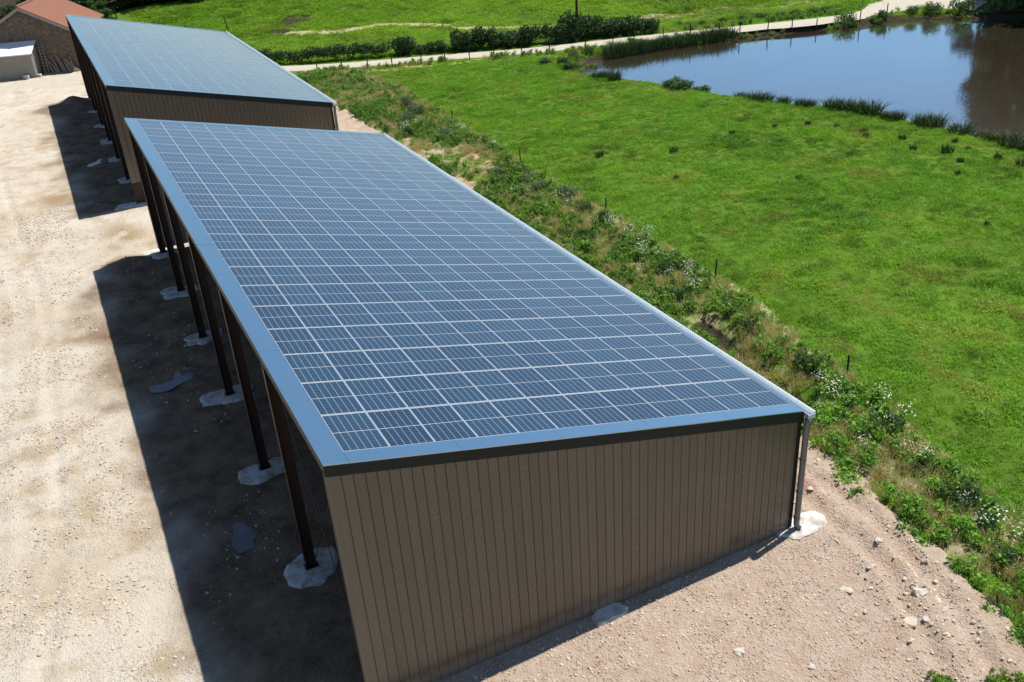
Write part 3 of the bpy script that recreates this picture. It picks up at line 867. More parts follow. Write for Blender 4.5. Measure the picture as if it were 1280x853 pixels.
# poles and logs leaning on the barn
r = np.random.default_rng(12)
for k in range(14):
    x = 1.65+.20*k+r.uniform(-.06, .06); h = r.uniform(1.0, 1.75) if k < 8 else r.uniform(.8, 1.5); ln = r.uniform(.35, .6); tx = -r.uniform(.25, .75)
    if k >= 12: tx = -1.15; h = 1.3
    wx, wy = loc_barn(x, -.05-ln)
    m = MB(); rad = r.uniform(.055, .10)
    m.tube([(0, 0, .02), (tx*.5+r.uniform(-.03, .03), ln*.5, h*.52), (tx, ln-.06, h)], [rad*1.15, rad, rad*.8], 7)
    o = m.build('leaning_log', M['log']); o.location = (wx, wy, yz_at(wx, wy)); o.rotation_euler = (0, 0, BRZ)
    tag(o, 'grey barked log leaning against the barn wall right of the ladder', 'log', 'logs leaning against the barn')
for (bx, by, s, lb) in ((-.35, -2.35, .45, 'pale concrete block standing by the lean-to wall'), (.75, -2.0, .36, 'pale rubble block at the corner of the lean-to')):
    wx, wy = loc_barn(bx, by); m = MB()
    rr = lambda: r.uniform(-.04, .04)
    m.hexa([(x*s*.6+rr(), y*s*.45+rr(), z*s*.9-.03) for x, y, z in ((-1,-1,0),(1,-1,0),(1,1,0),(-1,1,0),(-.95,-.95,1),(.95,-.95,1),(.95,.95,1),(-.95,.95,1))])
    o = m.build('concrete_block', M['conc']); o.location = (wx, wy, yz_at(wx, wy)); o.rotation_euler = (0, 0, BRZ); tag(o, lb, 'block')

# ================================================================== posts and poles
def gz(x, y): return float(height(np.array([x]), np.array([y]))[0])
def fence_post(x, y, h, rad, label, group, lean_=(0, 0)):
    m = MB(); m.tube([(0, 0, -.3), (lean_[0]*.5, lean_[1]*.5, h*.5), (lean_[0], lean_[1], h)], [rad, rad*.97, rad*.9], 7)
    m.box(lean_[0]-.01, lean_[0]+.01, -.012, .012, h-.02, h-.002)
    o = m.build('fence_post', M['darkwood']); o.location = (x, y, gz(x, y)); tag(o, label, 'post', group)
    return o
for (x, y), lb in zip([(19.75, 5.0), (21.2, 14.6), (21.5, 24.4), (21.8, 35.0), (22.3, 46.9)],
        ['thin dark post at the meadow edge, nearest the camera', 'thin dark post at the meadow edge, second nearest the camera', 'thin dark post at the meadow edge, middle one of five',
         'thin dark post at the meadow edge by the bare soil', 'thin dark post at the meadow edge by the white flowers, farthest of five']):
    fence_post(x, y, .95, .038, lb, 'posts along the meadow edge', (random.uniform(-.04, .04), random.uniform(-.04, .04)))
road_posts = [(19.3,71.7),(21.4,70.8),(23.6,69.7),(25.7,68.8),(28.3,68.0),(30.4,67.2),(32.5,66.2),(34.6,65.3),(37.1,64.5),(39.6,63.5),(43.1,62.8),(45.9,62.3),
    (47.9,61.8),(50.9,61.2),(53.6,60.5),(56.4,59.7),(58.5,59.1),(61.2,58.2),(63.6,57.4),(66.0,56.6),(70.6,55.5),(74.0,55.3)]
for k, (x, y) in enumerate(road_posts):
    fence_post(x, y, 1.15+random.uniform(-.1, .15), .055, 'dark wooden fence post along the near side of the lane', 'fence posts along the lane', (random.uniform(-.08, .08), random.uniform(-.08, .08)))
o = fence_post(16.5, 97.2, 1.9, .06, 'lone leaning dark post on the hill behind the far shed roof', None, (-.25, 0))
o = fence_post(6.5, 115.5, 1.5, .08, 'short dark post at the wood edge above the far shed roof', None, (-.2, 0))
pole = tag(empty('utility_pole', (44.5, 66.7, gz(44.5, 66.7))), 'tall dark wooden pole rising out of the hedge', 'pole')
m = MB(); m.tube([(0, 0, -.5), (0, 0, 4), (0, 0, 8.2)], [.14, .12, .09], 9); m.build('shaft', M['darkwood'], pole)
m = MB(); m.box(-.6, .6, -.05, .05, 7.7, 7.82); m.build('crossarm', M['darkwood'], pole)
for x in (-.5, 0, .5):
    m = MB(); m.tube([(x, 0, 7.83), (x, 0, 7.98)], .04, 8); m.build('insulator', M['cap'], pole)
sg = tag(empty('marker_post', (76.0, 60.6, gz(76, 60.6))), 'green-blue marker post at the lane junction beside the pond', 'post')
m = MB(); m.tube([(0, 0, -.2), (0, 0, 1.3)], .05, 8); m.build('shaft', simple('green_paint', (.05, .16, .14), .5), sg)

# ================================================================== vegetation
def leaf_cloud(P, N, size, r, asp=.5, curl=.25):
    """diamond leaves at points P, facing roughly N; returns V, F (quads), per-vertex tint"""
    n = len(P); N = N+r.normal(0, .55, (n, 3)); N /= np.linalg.norm(N, axis=1)[:, None]
    A = np.cross(N, r.normal(0, 1, (n, 3))); A /= np.linalg.norm(A, axis=1)[:, None]; B = np.cross(N, A)
    s = size*r.uniform(.6, 1.35, n)[:, None] if np.isscalar(size) else size[:, None]*r.uniform(.7, 1.3, n)[:, None]
    V = np.stack([P-A*s, P+B*s*asp+N*s*curl*.4, P+A*s-N*s*curl, P-B*s*asp+N*s*curl*.4], 1).reshape(-1, 3)
    F = np.arange(n*4).reshape(n, 4)
    lt = np.repeat(np.clip(r.normal(.45, .22, n), 0, 1), 4)
    return V, F, lt
def sphere_dirs(n, r):
    d = r.normal(0, 1, (n, 3)); return d/np.linalg.norm(d, axis=1)[:, None]
def crown_points(lobes, n, r, shell=.45):
    """points near the surface of a set of ellipsoid lobes (x,y,z,rx,ry,rz)"""
    L = np.array(lobes, float); w = (L[:, 3]*L[:, 4]*L[:, 5])**(2/3); w /= w.sum()
    k = r.choice(len(L), n, p=w); d = sphere_dirs(n, r)
    rad = 1-shell*r.random(n)**1.6
    rad *= 1+.22*(vnoise(d[:, 0]*2.6+k*3.1, d[:, 1]*2.6+d[:, 2]*3.3, 1.0, 5)-.5)*2
    P = L[k, :3]+d*L[k, 3:]*rad[:, None]
    keep = P[:, 2] > .02
    return P[keep], d[keep]
def foliage_mesh(name, lobes, n, leaf, mat, seed, asp=.5, shell=.5):
    r = np.random.default_rng(seed)
    P, N = crown_points(lobes, n, r, shell)
    V, F, lt = leaf_cloud(P, N, leaf, r, asp)
    return np_mesh(name, V, F, [mat], attrs={'lt': lt})
def blades_mesh(name, n, rad, h, w, mat, seed, lean_=.5, hvar=.4, parts=None):
    """tuft of two-segment blades"""
    r = np.random.default_rng(seed)
    t = r.uniform(0, 2*math.pi, n); q = rad*np.sqrt(r.random(n)); x, y = q*np.cos(t), q*np.sin(t)
    H = h*(1-hvar*r.random(n)); d = r.uniform(0, 2*math.pi, n); ln = lean_*H*r.random(n)
    dx, dy = np.cos(d)*ln+x*.5*lean_, np.sin(d)*ln+y*.5*lean_
    a = r.uniform(0, math.pi, n); wx, wy = np.cos(a)*w/2, np.sin(a)*w/2
    z0 = np.zeros(n)-.02
    V = np.stack([np.stack([x-wx, y-wy, z0], -1), np.stack([x+wx, y+wy, z0], -1),
                  np.stack([x+dx*.45+wx*.7, y+dy*.45+wy*.7, H*.6], -1), np.stack([x+dx*.45-wx*.7, y+dy*.45-wy*.7, H*.6], -1),
                  np.stack([x+dx+wx*.12, y+dy+wy*.12, H*(1-.25*lean_)], -1), np.stack([x+dx-wx*.12, y+dy-wy*.12, H*(1-.25*lean_)], -1)], 1).reshape(-1, 3)
    b = np.arange(n)[:, None]*6
    F = np.concatenate([b+np.array([0, 1, 2, 3]), b+np.array([3, 2, 4, 5])])
    lt = np.clip(np.repeat(r.normal(.45, .30, n), 6), 0, 1)
    return np_mesh(name, V, F, [mat], attrs={'lt': lt})
def join_np(name, meshes):
    """one mesh out of several quad meshes, keeping materials and the 'lt' tint"""
    V, F, L, MI, mats = [], [], [], [], []; b = 0
    for me in meshes:
        n = len(me.vertices); v = np.empty(n*3, np.float32); me.vertices.foreach_get('co', v)
        f = np.empty(len(me.loops), np.int32); me.loops.foreach_get('vertex_index', f)
        l = np.empty(n, np.float32); me.attributes['lt'].data.foreach_get('value', l)
        if me.materials[0] not in mats: mats.append(me.materials[0])
        V.append(v.reshape(-1, 3)); F.append(f.reshape(-1, 4)+b); L.append(l); MI.append(np.full(len(me.polygons), mats.index(me.materials[0]))); b += n
    o = np_mesh(name, np.vstack(V), np.vstack(F), mats, np.concatenate(MI), attrs={'lt': np.concatenate(L)})
    for me in meshes: bpy.data.meshes.remove(me)
    return o

# ---- scattering (geometry nodes: instances of small clumps on a cloud of points)
def scatter(name, label, pts, scl, tint, templates, cat=None, tilt=.15):
    n = len(pts)
    me = bpy.data.meshes.new(name); me.vertices.add(n); me.vertices.foreach_set('co', np.asarray(pts, np.float32).ravel())
    def at(nm, typ, key, val):
        a = me.attributes.new(nm, typ, 'POINT'); a.data.foreach_set(key, np.ascontiguousarray(val).ravel())
    r = np.random.default_rng(n)
    at('scl', 'FLOAT', 'value', np.asarray(scl, np.float32))
    rot = np.stack([r.normal(0, tilt, n), r.normal(0, tilt, n), r.uniform(0, 6.283, n)], -1).astype(np.float32)
    at('rot', 'FLOAT_VECTOR', 'vector', rot)
    at('var', 'INT', 'value', r.integers(0, len(templates), n).astype(np.int32))
    at('tint', 'FLOAT_COLOR', 'color', np.c_[np.asarray(tint, np.float32), np.ones(n, np.float32)].astype(np.float32))
    col = bpy.data.collections.new(name+'_clumps')
    for t in templates:
        col.objects.link(bpy.data.objects.new(name+'_clump', t))
    ng = bpy.data.node_groups.new(name+'_scatter', 'GeometryNodeTree')
    ng.interface.new_socket('Geometry', in_out='INPUT', socket_type='NodeSocketGeometry')
    ng.interface.new_socket('Geometry', in_out='OUTPUT', socket_type='NodeSocketGeometry')
    N = ng.nodes; L = ng.links
    gi = N.new('NodeGroupInput'); go = N.new('NodeGroupOutput')
    ip = N.new('GeometryNodeInstanceOnPoints'); ci = N.new('GeometryNodeCollectionInfo')
    ci.inputs['Collection'].default_value = col; ci.inputs['Separate Children'].default_value = True; ci.inputs['Reset Children'].default_value = True
    def named(nm, typ):
        a = N.new('GeometryNodeInputNamedAttribute'); a.data_type = typ; a.inputs['Name'].default_value = nm; return a.outputs['Attribute']
    L.new(gi.outputs[0], ip.inputs['Points']); L.new(ci.outputs[0], ip.inputs['Instance'])
    ip.inputs['Pick Instance'].default_value = True
    L.new(named('var', 'INT'), ip.inputs['Instance Index'])
    e2r = N.new('FunctionNodeEulerToRotation'); L.new(named('rot', 'FLOAT_VECTOR'), e2r.inputs[0]); L.new(e2r.outputs[0], ip.inputs['Rotation'])
    L.new(named('scl', 'FLOAT'), ip.inputs['Scale'])
    L.new(ip.outputs[0], go.inputs[0])
    o = link(name, me)
    mod = o.modifiers.new('scatter', 'NODES'); mod.node_group = ng
    return tag(o, label, cat, kind='stuff')

def rand_pts(x0, x1, y0, y1, dens, r):
    n = int((x1-x0)*(y1-y0)*dens)
    return r.uniform(x0, x1, n), r.uniform(y0, y1, n)
STRIP_Y = [-12, -6.1, -4.5, -1.5, 3, 10, 20, 33.8, 45, 60, 70]
STRIP_IN = [13.0, 14.2, 14.8, 15.2, 15.4, 14.4, 14.2, 17.4, 17.0, 16.8, 17.0]
FE_Y = [-12, -3.4, 0.1, 3.3, 5.6, 9.8, 13.6, 23.6, 34.4, 50.7, 60.3, 68.9]
FE_X = [15.8, 17.7, 18.7, 19.3, 19.6, 20.2, 20.8, 21.2, 21.5, 22.6, 23.0, 21.8]
r = np.random.default_rng(101)
# meadow grass between the strip and the pond
x, y = rand_pts(13, 80, -12, 72, 15, r)
fe = np.interp(y, FE_Y, FE_X); psd = poly_sd(x, y, POND); rd = line_d(x, y, ROAD)
ok = ((x > fe-.6) | ((x > np.interp(y, [-12, -6.1, -4.5, -1.5, 3, 10, 20, 33.8, 45, 60, 70], [13.0, 14.4, 15.1, 15.6, 15.8, 14.6, 14.4, 17.6, 17.3, 17.2, 17.2])) & (r.random(len(x)) < .45))) & (psd > .35) & (rd > 2.3)
x, y = x[ok], y[ok]; z = height(x, y)
ok = in_view(np.c_[x, y, z]); x, y, z = x[ok], y[ok], z[ok]
nb = fbm(x, y, .18, 3, 51); nm_ = fbm(x, y, .9, 3, 52); nf = r.random(len(x))
lush = sstep(.42, .62, nm_)
scl = .60+.55*sstep(.35, .7, nm_)+r.uniform(-.15, .2, len(x))
dk_ = sstep(.55, .68, fbm(x, y, 1.5, 3, 57))*sstep(.35, .6, fbm(x, y, .22, 2, 58))
nf = np.clip(r.normal(.5, .32, len(x)), -.2, 1.2)
tint = np.stack([.55+.75*nb+.45*(nf-.5)+.45*sstep(.62, .75, fbm(x, y, .5, 3, 55)), .62+.50*nb+.38*(nf-.5)+.15*lush, .55+.7*nb+.9*sstep(.62, .75, fbm(x, y, .5, 3, 55))], -1)
tint *= (1-.34*dk_)[:, None]; scl = scl*(1+.35*dk_)
GT = [blades_mesh('grass_tuft', 40, .25, .16, .024, M['grass'], 200+k, 1.3) for k in range(4)]
scatter('meadow_grass', 'short bright green meadow grass between shed and pond', np.c_[x, y, z], scl, tint, GT)
# hill pasture
x, y = rand_pts(8, 100, 63, 135, 5.5, r)
rd = line_d(x, y, ROAD); d = (x-20)*.227+(y-72.5)*.974
ok = (d > 2.2) & (rd > 2.6) & (y < 121.5-.38*x+24*sstep(22, 30, x))
x, y = x[ok], y[ok]; z = height(x, y); ok = in_view(np.c_[x, y, z]); x, y, z = x[ok], y[ok], z[ok]
nb = fbm(x, y, .12, 3, 61); nf = r.random(len(x)); nm_ = fbm(x, y, .5, 3, 62)
tl = sstep(1.3, .4, line_d(x, y, trail)); dk = sstep(2.4, .5, line_d(x, y, [(24.3, 98), (25.2, 99)]))+.7*sstep(1.4, .4, line_d(x, y, [(20.5, 93.6), (24, 97)]))
sl_ = sstep(3.2, 1.2, line_d(x, y, [(57.5, 72), (59.5, 69.2), (63, 70.5), (67, 69.8), (74, 66.6)]))
keepm = r.random(len(x)) > np.maximum(np.maximum(.95*tl, .95*sl_), .9*np.clip(dk, 0, 1)); x, y, z, nb, nf, nm_ = [a[keepm] for a in (x, y, z, nb, nf, nm_)]
rough = sstep(58, 62, x)*sstep(69.5, 72, y)
tint = np.stack([.75+.75*nb+.3*(nf-.5), .82+.45*nb+.2*(nf-.5), .7+.7*nb], -1)*(1-.3*sstep(.55, .7, nm_)-.15*rough)[:, None]
GT2 = [blades_mesh('grass_tuft', 44, .46, .22, .05, M['grass'], 220+k, 1.3) for k in range(3)]
scatter('hill_grass', 'grazed green pasture on the hill behind the lane', np.c_[x, y, z], .7+.5*nm_+r.uniform(0, .3, len(x))+.7*rough, tint, GT2)

# rough strip of weeds between shed and meadow
def weed_template(k):
    rr = np.random.default_rng(300+k); lobes = []
    for _ in range(7):
        a = rr.uniform(0, 6.28); q = rr.uniform(0, .22); h = rr.uniform(.12, .42)
        lobes.append((math.cos(a)*q, math.sin(a)*q, h, .14, .14, .13))
    return join_np('weed_clump', [foliage_mesh('w', lobes, 95, .058, M['weed'], 310+k, .55, .8), blades_mesh('b', 16, .24, .50, .02, M['weed'], 320+k, .6)])
WT = [weed_template(k) for k in range(5)]
x, y = rand_pts(13, 24, -12, 71, 13, r)
fe = np.interp(y, FE_Y, FE_X); si = np.interp(y, STRIP_Y, STRIP_IN); e = (fbm(x, y, .7, 3, 71)-.5)*1.6
wid = (x-si)/(fe-si)
dens = np.where((x > si+e*.6) & (x < fe+e*.4), 1.0, 0)
soilz = sstep(2.5, .9, line_d(x, y, [(15.6, 33), (18.6, 34.5), (19.6, 37.5), (17.6, 43), (15.2, 50)]))+.55*sstep(.58, .66, fbm(x, y, .55, 3, 79))
dens *= (1-.88*soilz)*(1-.9*sstep(1.0, .45, line_d(x, y, [(17.1, 4.0), (17.4, 6.0), (17.7, 7.5), (17.9, 9.8), (18.1, 11.4)])))
dryz = sstep(.40, .55, fbm(x, y, .45, 3, 73)+.16*sstep(.55, .9, wid)-.04)
dryz = np.maximum(dryz, .9*sstep(1.0, .2, line_d(x, y, [(16.6, -7), (18.2, -.5), (18.8, 2.4)])))
dryz = np.maximum(dryz, .8*sstep(1.6, .4, line_d(x, y, [(20.0, 66), (20.8, 58), (21.0, 53)])))
dens *= (1-.72*dryz)
dens = np.where(dens > 0, dens, .0)
# fringe of weeds along the lane and the pond tip
rdl = line_d(x, y, ROAD)
ok = (r.random(len(x)) < .82*dens) & (rdl > 2.2) & (x > np.where((y > -1) & (y < 34), 13.2, 0)); x, y, wid_, dz = x[ok], y[ok], wid[ok], dryz[ok]
x2, y2 = rand_pts(20, 76, 53, 73, 5, r); rd2 = line_d(x2, y2, ROAD); ps2 = poly_sd(x2, y2, POND)
side = (x2-20)*.227+(y2-72.5)*.974 < -.3
ok = side & (rd2 > 1.7) & (rd2 < 3.0) & (ps2 > -.1) & (r.random(len(x2)) < .55*sstep(.3, .6, fbm(x2, y2, .4, 2, 76))+.25*sstep(38, 44, x2))
x = np.r_[x, x2[ok]]; y = np.r_[y, y2[ok]]
z = height(x, y); ok = in_view(np.c_[x, y, z]); x, y, z = x[ok], y[ok], z[ok]
nb = fbm(x, y, .35, 3, 74); nf = r.random(len(x))
lite = sstep(9, 3, y)
tint = np.stack([.62+.80*nb+.45*(nf-.5)+.10*lite, .72+.62*nb+.35*(nf-.5)+.18*lite, .60+.7*nb], -1)
scatter('weeds', 'tangle of green weeds on the bank between shed and meadow', np.c_[x, y, z], .55+.9*fbm(x, y, .6, 2, 75)+r.uniform(-.1, .25, len(x)), tint, WT)
# dry grass
DT = [blades_mesh('dry_tuft', 50, .22, .55, .016, M['dry'], 340+k, .75) for k in range(4)]
x, y = rand_pts(13, 24, -12, 71, 11, r)
fe = np.interp(y, FE_Y, FE_X); si = np.interp(y, STRIP_Y, STRIP_IN); wid = (x-si)/(fe-si)
dz = sstep(.40, .55, fbm(x, y, .45, 3, 73)+.16*sstep(.55, .9, wid)-.04)*.8
dz = np.maximum(dz, .85*sstep(1.0, .2, line_d(x, y, [(16.6, -7), (18.2, -.5), (18.8, 2.4)])))
dz = np.maximum(dz, .8*sstep(1.6, .4, line_d(x, y, [(20.0, 66), (20.8, 58), (21.0, 53)])))
dz = np.maximum(dz, .6*sstep(.7, .1, np.abs(x-fe+.4)))
ok = (x > si+.3) & (x < fe+.3) & (r.random(len(x)) < dz) & (line_d(x, y, ROAD) > 2.0)
x, y = x[ok], y[ok]
x2, y2 = rand_pts(20, 60, 58, 73, 4, r); rd2 = line_d(x2, y2, ROAD); side = (x2-20)*.227+(y2-72.5)*.974 < -.3
ok = side & (rd2 > 1.7) & (rd2 < 2.9) & (poly_sd(x2, y2, POND) > .3) & (r.random(len(x2)) < .7)
x = np.r_[x, x2[ok]]; y = np.r_[y, y2[ok]]
z = height(x, y); ok = in_view(np.c_[x, y, z]); x, y, z = x[ok], y[ok], z[ok]; nf = r.random(len(x))
scatter('dry_grass', 'dry straw coloured grass along the meadow edge', np.c_[x, y, z], .5+.6*nf, np.stack([.75+.4*nf]*3, -1)*np.array([1, .96, .88]), DT)
# wild flowers
def flower_template(k):
    rr = np.random.default_rng(350+k); n = 24
    P = np.c_[rr.normal(0, .17, n), rr.normal(0, .17, n), rr.uniform(.42, .70, n)]
    V, F, lt = leaf_cloud(P, np.tile([0, 0, 3.0], (n, 1)), .026, rr, .9, .05)
    fm = np_mesh('f', V, F, [M['petal']], attrs={'lt': lt})
    lobes = [(rr.normal(0, .12), rr.normal(0, .12), rr.uniform(.1, .38), .15, .15, .15) for _ in range(5)]
    return join_np('flower_clump', [fm, foliage_mesh('w', lobes, 70, .05, M['weed'], 360+k, .5, .8), blades_mesh('b', 16, .2, .55, .012, M['weed'], 370+k, .4)])
FT = [flower_template(k) for k in range(4)]
FLW = [(20.2,47.2,.9,34),(18.7,47.0,.9,30),(21.2,44.0,1.0,20),(20.6,22.6,1.0,26),(20.9,20.4,.8,16),(19.7,17.6,.8,14),(20.2,15.2,1.0,34),(19.6,12.6,.7,10),(18.6,4.7,.8,22),(18.9,2.8,.7,22),(18.2,3.4,.5,10),
       (17.7,.2,.5,12),(17.0,-3.7,.5,12),(16.6,-4.9,.6,16),(17.5,-1.6,.4,6),(16.6,1.4,.5,7),(21.4,39.5,.5,8),(19.2,30.5,.8,8),(20.2,26.5,.9,8),(18.0,64.0,.8,12),(20.6,36.2,.5,6),(17.2,13.5,.5,5),(18.0,9.0,.5,5)]
FP = []
for (a, b, s, n) in FLW: FP += [(a+r.normal(0, s*.45), b+r.normal(0, s*.8)) for _ in range(max(1, int(n*.26)))]
FP = np.array(FP); z = height(FP[:, 0], FP[:, 1]); nf = r.random(len(FP))
scatter('white_wildflowers', 'white wildflowers dotted among the weeds on the bank', np.c_[FP, z], .7+.6*nf, np.stack([.85+.3*nf]*3, -1), FT)

# single bushes, thistles and flower clumps that stand out of the strip
def bush_variants(name, mat, n_leaf, leaf, seed, squash=.8, asp=.5):
    out = []
    for k in range(3):
        rr = np.random.default_rng(seed+k); lobes = []
        for _ in range(11):
            a = rr.uniform(0, 6.28); q = .62*math.sqrt(rr.random()); h = rr.uniform(.30, 1.05)*squash*(1-.5*q)
            s = rr.uniform(.24, .42); lobes.append((math.cos(a)*q, math.sin(a)*q, h, s, s, s*.85))
        out.append((foliage_mesh('foliage', lobes, n_leaf, leaf, mat, seed+10+k, asp, .55)))
    st = MB()
    for k in range(5):
        a = k*1.26; st.tube([(0, 0, -.1), (.2*math.cos(a), .2*math.sin(a), .35*squash), (.5*math.cos(a), .5*math.sin(a), .8*squash)], [.03, .022, .008], 5)
    return out, st.mesh('stem', M['bark'])
BUSH, BSTEM = bush_variants('bush', M['bushleaf'], 900, .075, 400)
THIS, TSTEM = bush_variants('thistle', M['greyleaf'], 900, .085, 420, .95, .28)
LITE, LSTEM = bush_variants('herb', M['lightleaf'], 800, .08, 440, .7)
def plant(name, variants, stem, x, y, s, label, cat, group=None, sz=1.0, k=None, z=None):
    o = empty(name, (x, y, (gz(x, y) if z is None else z)-.03), random.uniform(0, 6.28)); o.scale = (s, s, s*sz)
    link('foliage', variants[random.randrange(len(variants)) if k is None else k], o); link('stem', stem, o)
    return tag(o, label, cat, group)
for (x, y, s, sz, kind) in [(21.2,53.4,.8,1.1,1),(20.9,50.6,1.0,1.2,1),(19.4,48.8,.9,1.0,1),(18.6,45.8,.7,1.0,0),(20.6,43.6,.8,1.0,1),
        (19.6,33.4,.75,1.0,1),(20.4,31.6,.8,1.0,1),(20.3,29.6,.7,1.0,1),(21.0,27.6,.8,1.0,1),(20.6,25.3,.7,1.1,0),(20.7,23.4,.6,1.3,0),(18.6,22.0,.7,1.0,0),
        (19.6,19.6,.6,1.0,0),(19.5,16.2,.75,1.0,0),(18.6,13.7,.7,1.0,0),(19.6,11.4,.6,1.1,0),(19.2,9.6,.65,1.3,0),
        (18.9,5.9,.95,.9,0),(18.3,1.75,.75,1.1,0),(17.2,-2.0,.80,1.1,0),(17.5,-.4,.4,1.0,0),(17.0,-3.2,.55,1.1,0),(16.3,-4.4,.6,1.0,0)]:
    if kind: plant('thistle_bush', THIS, TSTEM, x, y, s, 'grey-green thistly bush in the weedy strip behind the sheds', 'bush', 'thistly bushes in the weedy strip', sz)
    else: plant('dark_bush', BUSH, BSTEM, x, y, s, 'small dark green bush in the weedy strip beside the meadow', 'bush', 'dark bushes in the weedy strip', sz)

# dark tufts of thistle standing in the meadow
TUFT = [blades_mesh('rush_tuft', 60, .20, .55, .03, M['rush'], 460+k, .5) for k in range(3)]
for (x, y, s) in [(26.5,33.2,1.0),(30.6,31.0,.9),(27.8,26.8,.6),(36.0,32.0,.7),(43.2,21.0,1.2),(44.3,18.4,1.0),(44.4,16.9,1.1),(42.2,22.6,.8),(43.2,24.4,.8),(41.9,26.2,.7),
        (42.0,28.8,.7),(41.2,30.6,.7),(42.6,27.0,.8),(40.6,18.0,.6),(38.5,24.0,.6),(42.4,19.4,.7),(35.6,12.0,.6),(33.2,22.5,.6),(39.2,31.6,.6),(44.5,20.6,.6),(45.0,22.0,.7)]:
    o = link('rush_tuft', TUFT[random.randrange(3)], None, (x, y, gz(x, y))); o.scale = (s*1.4, s*1.4, s); o.rotation_euler = (0, 0, random.uniform(0, 6))
    tag(o, 'small dark tuft standing in the bright meadow grass', 'grass tuft', 'dark tufts in the meadow')
# rushes along the near bank of the pond
RUSH = [blades_mesh('rush_clump', 200, .46, 1.2, .035, M['rush'], 480+k, .65) for k in range(4)]
for (x, y, s) in [(38.3,52.4,.8),(38.4,51.5,.9),(38.7,50.4,1.0),(41.9,44.0,.6),(43.0,39.6,.7),(43.4,38.4,1.0),(43.6,37.5,1.05),(44.2,36.2,.8),(44.7,34.9,.8),(44.9,34.2,.7),(45.5,32.7,1.0),(45.8,31.9,1.1),(46.1,31.0,1.1),(46.4,30.1,1.2),
        (46.6,28.8,.7),(46.8,28.0,.8),(47.1,26.4,.9),(47.3,25.6,1.2),(47.6,23.6,1.1),(47.7,22.2,.7),(47.6,21.4,.9),(47.5,19.9,1.2),(47.4,19.0,1.0),(47.3,18.1,1.0),(47.2,17.2,.9),(47.1,16.4,.9),(47,15.5,1.0),
        (40.9,45.8,.75),(41.4,45.1,.7)]:
    o = link('rush_clump', RUSH[random.randrange(4)], None, (x-.35, y-.2, gz(x-.35, y-.2)-.05)); o.scale = (s*1.3, s*1.2, s*.85); o.rotation_euler = (0, 0, random.uniform(0, 6))
    tag(o, 'dark green rush clump on the near bank of the pond', 'rushes', 'rush clumps on the near pond bank')
plant('flowering_shrub', LITE, LSTEM, 40.8, 44.6, 1.55, 'pale leafy shrub on the near pond bank between the rushes', 'shrub', None, .62)
plant('low_shrub', LITE, LSTEM, 41.6, 42.6, 1.05, 'low dark green shrub right of the pale one on the pond bank', 'shrub', None, .7)
for (x, y, s, lb) in [(37.6,56.4,1.1,'bright green low shrub at the left tip of the pond'),(38.6,58.9,.9,'rounded green shrub between the pond tip and the lane'),
        (37.2,60.0,.9,'brownish shrub by the lane above the pond tip'),(40.6,60.6,.8,'small shrub at the water by the pond tip'),(42.6,61.2,.9,'leafy green shrub on the far bank near the pond tip')]:
    plant('bank_shrub', LITE if 'bright' in lb or 'leafy' in lb else BUSH, LSTEM, x, y, s, lb, 'shrub', 'shrubs at the tip of the pond', .75)
# tall reeds and bushes on the far bank
for k in range(17):
    x = 44.2+.82*k; y = np.interp(x, [44, 51.5, 56.5, 60], [60.3, 59.8, 59.4, 58.6])
    o = link('reed_clump', RUSH[k % 4], None, (x, y, gz(x, y)-.1)); s = random.uniform(.9, 1.25); o.scale = (s*1.35, s*1.2, s*1.15); o.rotation_euler = (0, 0, k*1.3)
    tag(o, 'dense green reed clump between the lane and the far pond bank', 'reeds', 'reed clumps on the far pond bank')
for (x, y, s, lb) in [(47.6,60.5,1.0,'dark round bush among the reeds on the far pond bank'),(69.3,55.9,1.35,'large round green bush on the far pond bank by the lane'),
        (72.9,54.9,1.05,'second round bush along the far pond bank'),(76.6,54.6,.85,'low bush on the far bank below the lane junction'),(78.2,53.4,1.15,'dark bush on the far bank nearing the big trees'),
        (80.2,51.6,1.6,'broad dark bush on the far bank at the foot of the big trees'),(82.6,49.2,2.0,'darkest bush at the right end of the far bank')]:
    plant('bank_bush', BUSH, BSTEM, x, y, s, lb, 'bush', 'bushes on the far pond bank', .95)

# hedge along the lane ----------------------------------------------------------------
HB = []
for k in range(3):
    rr = np.random.default_rng(500+k); lobes = []
    for _ in range(16):
        a = rr.uniform(0, 6.28); q = .8*math.sqrt(rr.random()); h = rr.uniform(.35, 1.45)*(1-.35*q); s = rr.uniform(.32, .55)
        lobes.append((math.cos(a)*q, math.sin(a)*q, h, s, s, s*.9))
    HB.append(foliage_mesh('foliage', lobes, 1900, .10, M['hedgeleaf'], 520+k, .55, .5))
far_edge = lambda x: float(np.interp(x, ROAD[:, 0], ROAD[:, 1]))
hedge = tag(empty('clipped_hedge', (20, far_edge(20)+3.2, 0)), 'low clipped dark hedge beside the lane, left end by the far shed', 'hedge')
lobes = []
rr = np.random.default_rng(540)
for k in range(60):
    x = 11+k*.27; y = far_edge(x)+2.9+rr.uniform(-.3, .3)
    lobes.append((x-20, y-far_edge(20)-3.2, rr.uniform(.5, 1.15), .55, .55, .5))
link('foliage', foliage_mesh('foliage', lobes, 9000, .10, M['hedgeleaf'], 541, .55, .5), hedge)
m = MB()
for k in range(0, 60, 3):
    x, y = lobes[k][0], lobes[k][1]; m.tube([(x, y, -.2), (x+.1, y, .7)], [.05, .03], 5)
m.build('stem', M['bark'], hedge)
